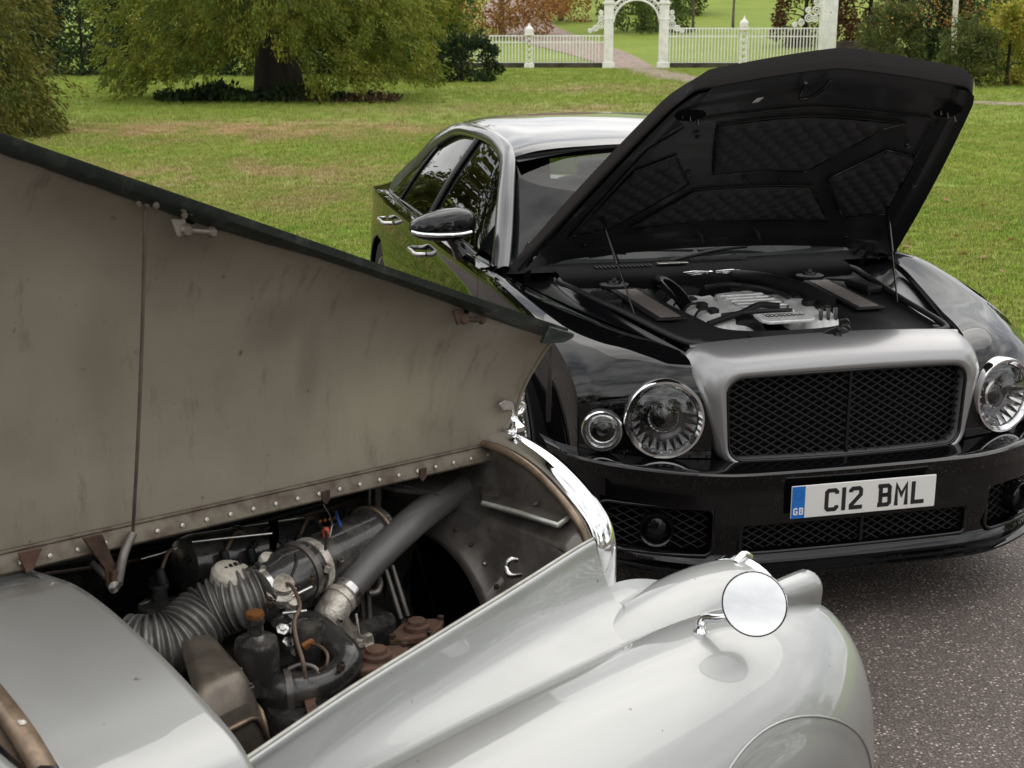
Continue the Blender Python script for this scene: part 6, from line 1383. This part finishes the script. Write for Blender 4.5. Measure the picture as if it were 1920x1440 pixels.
# hillside wood closing the view
for i, (x, y, rx, h_) in enumerate(((-30, 74, 6, 9), (-21, 76, 5, 9), (-13, 78, 5, 8), (-6, 80, 3.4, 7), (26, 72, 4, 8), (33, 66, 5, 8))):
    bush('woodland_tree', x, y, rx, 3, h_, M['green_leaf' if i % 2 else 'dark_leaf'], 6000, 80 + i, ('dark woodland tree behind the far left shrubs', 'green woodland tree behind the left evergreen shrubs', 'dark woodland tree behind the broad conifer', 'green woodland tree behind the lime green tree', 'dark woodland tree behind the right hand shrubs', 'green woodland tree beyond the right edge shrubs')[i], size=.36, cat='tree', base=-.5, lumps=70, tk=.2, group='trees closing the view')
# trees standing round the drive behind and beside the photographer: they show as reflections in the paint and lamps
for i, (x, y, rx, h_) in enumerate(((-24, 12, 5, 9), (-30, 0, 6, 11), (-20, -16, 6, 10), (-4, -26, 6, 9), (12, -27, 6, 12), (26, -14, 6, 9), (30, 8, 6, 10), (-22, 26, 4, 8))):
    bush('parkland_tree', x, y, rx, rx, h_, M['olive_leaf' if i % 2 else 'yew'], 5000, 100 + i, ('parkland tree on the left of the drive', 'parkland tree far left of the drive', 'parkland tree behind and left of the old car', 'parkland tree straight behind the cars', 'tall parkland tree behind and right of the cars', 'parkland tree right of the drive end', 'parkland tree on the right of the drive', 'parkland tree beyond the weeping conifer')[i], size=.55, cat='tree', base=.8, lumps=70, tk=.3, group='trees round the drive reflected in the paint')
# ---- white railings and arched gate
M['white_iron'] = mat('white_iron', (.84, .83, .79), .5, var=.08, vscale=4)
M['plinth'] = mat('stone_plinth', (.06, .048, .036), .9, var=.4, vscale=3, bump=.5, bscale=20)
GY = 65.5
def post(x, y, w, h_, name, label, cat, finial=True, group=None):
    root = empty(name, (x, y, 0), 0, label, cat, group)
    prt = [box_data((0, 0, .1), (w * 1.35, w * 1.35, .22)), box_data((0, 0, h_ * .93), (w * 1.3, w * 1.3, .10))]
    V, F = join(prt); mesh_obj('post_mouldings', V, F, M['white_iron'], root, smooth=False, bevel=.02)
    if w < .4:   # open lattice post: four corner bars with crossing braces
        q = w / 2 - .03; prt = [box_data((a * q, b * q, h_ / 2), (.05, .05, h_ * .9)) for a in (-1, 1) for b in (-1, 1)]
        V, F = join(prt); mesh_obj('post_shaft', V, F, M['white_iron'], root, smooth=False)
        prt = []
        nz_ = 5
        for k in range(nz_):
            z0, z1 = .2 + (h_ * .9 - .2) * k / nz_, .2 + (h_ * .9 - .2) * (k + 1) / nz_
            for b in (-1, 1): prt += [tube_data([(-q, b * q, z0), (q, b * q, z1)], .018, 5), tube_data([(q, b * q, z0), (-q, b * q, z1)], .018, 5)]
        for V, F in prt: mesh_obj('post_brace', V, F, M['white_iron'], root)
    else:
        prt = [box_data((0, 0, h_ / 2), (w, w, h_ * .9))]; V, F = join(prt); mesh_obj('post_shaft', V, F, M['white_iron'], root, smooth=False, bevel=.015)
        for b in (-1,):
            V, F = join([box_data((0, b * (w / 2 + .008), h_ * .5), (w * .55, .02, h_ * .66))]); mesh_obj('post_panel', V, F, M['white_iron'], root, smooth=False, bevel=.006)
    if finial:
        V, F = lathe_data([(w * .5, h_ * .96), (w * .62, h_ * .99), (w * .55, h_ * 1.03), (w * .62, h_ * 1.07), (w * .5, h_ * 1.12), (w * .22, h_ * 1.16), (w * .12, h_ * 1.20), (0, h_ * 1.27)], (0, 0, 0), (0, 0, 1), 16); mesh_obj('finial', V, F, M['white_iron'], root)
    return root
gx = lambda u: (u - 960) * .02493
post(gx(992), GY, .34, 1.62, 'railing_post', 'white lattice railing post with pointed finial left of the arch', 'post', group='white railing posts')
post(gx(1392), GY, .34, 1.88, 'railing_post', 'white lattice railing post with pointed finial right of the arch', 'post', group='white railing posts')
gp = empty('arched_gate', ((gx(1140) + gx(1243)) / 2, GY, 0), 0, 'white wrought iron garden arch with two square pillars', 'gate'); hw = (gx(1243) - gx(1140)) / 2
for sg in (-1, 1):
    V, F = join([box_data((sg * hw, 0, 1.5), (.42, .42, 3.0)), box_data((sg * hw, 0, .12), (.56, .56, .26)), box_data((sg * hw, 0, 2.92), (.54, .54, .10)), box_data((sg * hw, -.215, 1.5), (.22, .02, 2.2)), box_data((sg * hw, 0, 2.2), (.48, .48, .07))])
    pi_ = mesh_obj('gate_pillar', V, F, M['white_iron'], gp, smooth=False, bevel=.015)
    V, F = lathe_data([(.15, 2.97), (.24, 3.05), (.26, 3.14), (.2, 3.26), (.08, 3.34), (0, 3.4)], (sg * hw, 0, 0), (0, 0, 1), 16); mesh_obj('pillar_finial', V, F, M['white_iron'], pi_)
    prt = []
    for k, (dx, zc, rr_) in enumerate(((.36, 1.95, .16), (.36, 2.25, .12), (.62, 1.78, .12), (.36, 2.5, .08), (.86, 1.68, .08))):
        prt.append(tube_data([(sg * (hw + dx) + rr_ * math.cos(t), 0, zc + rr_ * math.sin(t)) for t in np.linspace(0, 6.283, 16)], .032, 6)); prt.append(tube_data([(sg * (hw + dx) + rr_ * .45 * math.cos(t), 0, zc + rr_ * .45 * math.sin(t)) for t in np.linspace(0, 6.283, 10)], .026, 6))
    V, F = join(prt); mesh_obj('scroll_bracket', V, F, M['white_iron'], gp)
for rr_, nm in ((hw - .22, 'arch_band'), (hw + .02, 'arch_band')):
    pth = [(rr_ * math.cos(t), 0, 2.05 + rr_ * .95 * math.sin(t)) for t in np.linspace(0, math.pi, 28)]; V, F = tube_data(pth, .05, 8); mesh_obj(nm, V, F, M['white_iron'], gp)
prt = []
for k in range(15):
    t = math.pi * (k + .5) / 15; rr_ = hw - .10; prt.append(tube_data([(rr_ * math.cos(t) + .085 * math.cos(a), 0, 2.05 + rr_ * .95 * math.sin(t) + .085 * math.sin(a)) for a in np.linspace(0, 6.283, 12)], .022, 5))
V, F = join(prt); mesh_obj('arch_scrolls', V, F, M['white_iron'], gp)
def railing(x0, x1, h_, label):
    root = empty('railing', ((x0 + x1) / 2, GY, 0), 0, label, 'railing', 'white iron railings beside the arch'); w = (x1 - x0) / 2
    for z in (.22, h_ * .80, h_): V, F = box_data((0, 0, z), (2 * w, .05, .055)); mesh_obj('rail', V, F, M['white_iron'], root, smooth=False)
    V, F = box_data((0, .02, .08), (2 * w, .34, .3)); mesh_obj('plinth', V, F, M['plinth'], root, smooth=False, bevel=.02)
    me = None
    for k in range(int(2 * w / .15)):
        x = -w + .08 + .15 * k
        if me is None:
            V, F = join([box_data((0, 0, h_ * .55), (.046, .046, h_ * .95))]); b_ = mesh_obj('baluster', V, F, M['white_iron'], root, smooth=False); me = b_.data
        else: b_ = bpy.data.objects.new('baluster', me); COL.objects.link(b_); b_.parent = root
        b_.location.x = x
railing(gx(895) - 1.6, gx(992) - .17, 1.45, 'white railings left of the first lattice post')
railing(gx(992) + .17, gx(1140) - .22, 1.45, 'white railings between lattice post and arch')
railing(gx(1243) + .22, gx(1392) - .17, 1.78, 'white railings between arch and second lattice post')
railing(gx(1392) + .17, gx(1548) - .4, 1.78, 'white railings between second lattice post and tall pier')
pr_ = empty('gate_pier', (gx(1548), GY, 0), 0, 'tall square white gate pier rising out of the top of the picture', 'pier')
V, F = join([box_data((0, 0, 2.2), (.70, .70, 4.4)), box_data((0, 0, .2), (.9, .9, .4))]); mesh_obj('pier_shaft', V, F, M['white_iron'], pr_, smooth=False, bevel=.02)
V, F = join([box_data((0, 0, 4.45), (.95, .95, .16)), box_data((0, 0, 4.6), (.8, .8, .14))]); mesh_obj('pier_cap', V, F, M['white_iron'], pr_, smooth=False, bevel=.02)
prt = []
for k, (dx, zc, rr_) in enumerate(((-.55, 2.6, .18), (-.55, 2.95, .14), (-.9, 2.25, .17), (-.62, 2.22, .14), (-1.25, 2.05, .13), (-.95, 2.6, .11), (-1.55, 1.95, .09), (-.5, 3.25, .12))):
    prt += [tube_data([(dx + rr_ * math.cos(t), 0, zc + rr_ * math.sin(t)) for t in np.linspace(0, 6.283, 16)], .032, 6), tube_data([(dx + rr_ * .45 * math.cos(t), 0, zc + rr_ * .45 * math.sin(t)) for t in np.linspace(0, 6.283, 10)], .026, 6)]
V, F = join(prt); mesh_obj('scroll_bracket', V, F, M['white_iron'], pr_)
V, F = join([box_data((gx(1600) + .3, GY + 1, .6), (2.4, .2, 1.2))])
tag(mesh_obj('garden_wall', V, F, M['plinth'], None, smooth=False, bevel=.02), 'low brown garden wall right of the white pier', 'wall')
# ---- fallen leaves on the near lawn
M['fallen'] = leafmat('fallen_leaf', (.20, .11, .045), (.34, .22, .09), .3, 20)
me = None
for i, (u, v) in enumerate(((1775, 378), (1666, 404), (1792, 445), (1735, 440), (1843, 388), (1702, 466), (1806, 481), (1880, 512), (1846, 486), (1870, 432), (1725, 505), (1896, 452), (1830, 330), (1762, 340))):
    x_ = (u - 960) / FPX; up = -(v - 720) / FPX; d = np.array([x_, math.cos(PITCH) + math.sin(PITCH) * up, -math.sin(PITCH) + math.cos(PITCH) * up]); t = -(CAM_H - .02) / d[2]
    if me is None:
        pl = [(0, 0)] + [(.055 * (1 + .35 * math.cos(5 * a)) * math.cos(a), .055 * (1 + .35 * math.cos(5 * a)) * math.sin(a)) for a in np.linspace(0, 2 * math.pi, 15, endpoint=False)]
        lf = mesh_obj('fallen_leaf', [(x, y, .010 + .10 * (abs(x) + y * .3) ** 1.3 * .6 if False else .008 + .5 * x * x * 6 + .2 * abs(y)) for x, y in pl], [(0, k, k % 15 + 1) for k in range(1, 16)], M['fallen'], None); me = lf.data
    else: lf = bpy.data.objects.new('fallen_leaf', me); COL.objects.link(lf)
    lf.location = (d[0] * t, d[1] * t, .03); lf.rotation_euler = (random.uniform(-.5, .5), random.uniform(-.5, .5), random.uniform(0, 6)); sc_ = random.uniform(.45, .85); lf.scale = (sc_, sc_, sc_)
    tag(lf, 'curled brown fallen leaf on the lawn right of the black saloon', 'leaf', 'fallen leaves on the lawn right of the saloon')
# ---- grass: tufts scattered over the part of the lawn in view
def tuft(seed, n, h_, spread):
    r = random.Random(seed); V = []; F = []
    for k in range(n):
        a = r.uniform(0, 6.28); rad = r.uniform(0, spread); x, y = rad * math.cos(a), rad * math.sin(a); b = r.uniform(0, 6.28); hh = h_ * r.uniform(.55, 1.15); w = .0022 * r.uniform(.8, 1.5); dx, dy = math.cos(b), math.sin(b); ln = hh * r.uniform(.2, .9); i = len(V)
        V += [(x - dy * w, y + dx * w, 0), (x + dy * w, y - dx * w, 0), (x + dx * ln * .4 - dy * w * .8, y + dy * ln * .4 + dx * w * .8, hh * .62), (x + dx * ln * .4 + dy * w * .8, y + dy * ln * .4 - dx * w * .8, hh * .62), (x + dx * ln, y + dy * ln, hh)]
        F += [(i, i + 1, i + 3, i + 2), (i + 2, i + 3, i + 4)]
    me = bpy.data.meshes.new('grass_tuft'); me.from_pydata(V, [], F); me.materials.append(M['blade']); return me
def grass(name, poly, dens, h_, spread, n, seed, label):
    src = bpy.data.objects.new('grass_source', tuft(seed, n, h_, spread))
    me = bpy.data.meshes.new(name); me.from_pydata([(x, y, .002) for x, y in poly], [], [tuple(range(len(poly)))]); o = bpy.data.objects.new(name, me); COL.objects.link(o); me.materials.append(M['blade'])
    g = bpy.data.node_groups.new(name, 'GeometryNodeTree'); g.interface.new_socket('Geometry', in_out='INPUT', socket_type='NodeSocketGeometry'); g.interface.new_socket('Geometry', in_out='OUTPUT', socket_type='NodeSocketGeometry')
    i_ = g.nodes.new('NodeGroupInput'); o_ = g.nodes.new('NodeGroupOutput'); d = g.nodes.new('GeometryNodeDistributePointsOnFaces'); d.inputs['Density'].default_value = dens; d.inputs['Seed'].default_value = seed
    oi = g.nodes.new('GeometryNodeObjectInfo'); oi.inputs['Object'].default_value = src; ip = g.nodes.new('GeometryNodeInstanceOnPoints')
    rv = g.nodes.new('FunctionNodeRandomValue'); rv.data_type = 'FLOAT_VECTOR'; rv.inputs['Min'].default_value = (-.1, -.1, 0); rv.inputs['Max'].default_value = (.1, .1, 6.28)
    rs_ = g.nodes.new('FunctionNodeRandomValue'); rs_.data_type = 'FLOAT'; rs_.inputs[2].default_value = .6; rs_.inputs[3].default_value = 1.35
    g.links.new(i_.outputs[0], d.inputs[0]); g.links.new(d.outputs[0], ip.inputs[0]); g.links.new(oi.outputs['Geometry'], ip.inputs['Instance']); g.links.new(rv.outputs[0], ip.inputs['Rotation']); g.links.new(rs_.outputs[1], ip.inputs['Scale']); g.links.new(ip.outputs[0], o_.inputs[0])
    md = o.modifiers.new('scatter', 'NODES'); md.node_group = g; tag(o, label, 'grass', kind='stuff'); return o
grass('near_grass', [(-9.5, 10.6), (-1.6, 10.9), (1.4, 10.6), (3.0, 9.1), (4.4, 7.9), (5.8, 9.5), (7.4, 17), (-11, 17)], 380, .036, .05, 18, 1, 'short green turf on the lawn around the cars')
grass('mid_grass', [(-11, 17), (7.4, 17), (11.5, 28), (-15, 28)], 130, .045, .09, 20, 2, 'yellowing turf on the middle of the lawn')
grass('far_grass', [(-15, 28), (11.5, 28), (24, 64), (-26, 64)], 24, .07, .16, 22, 3, 'mown turf in front of the trees and railings')
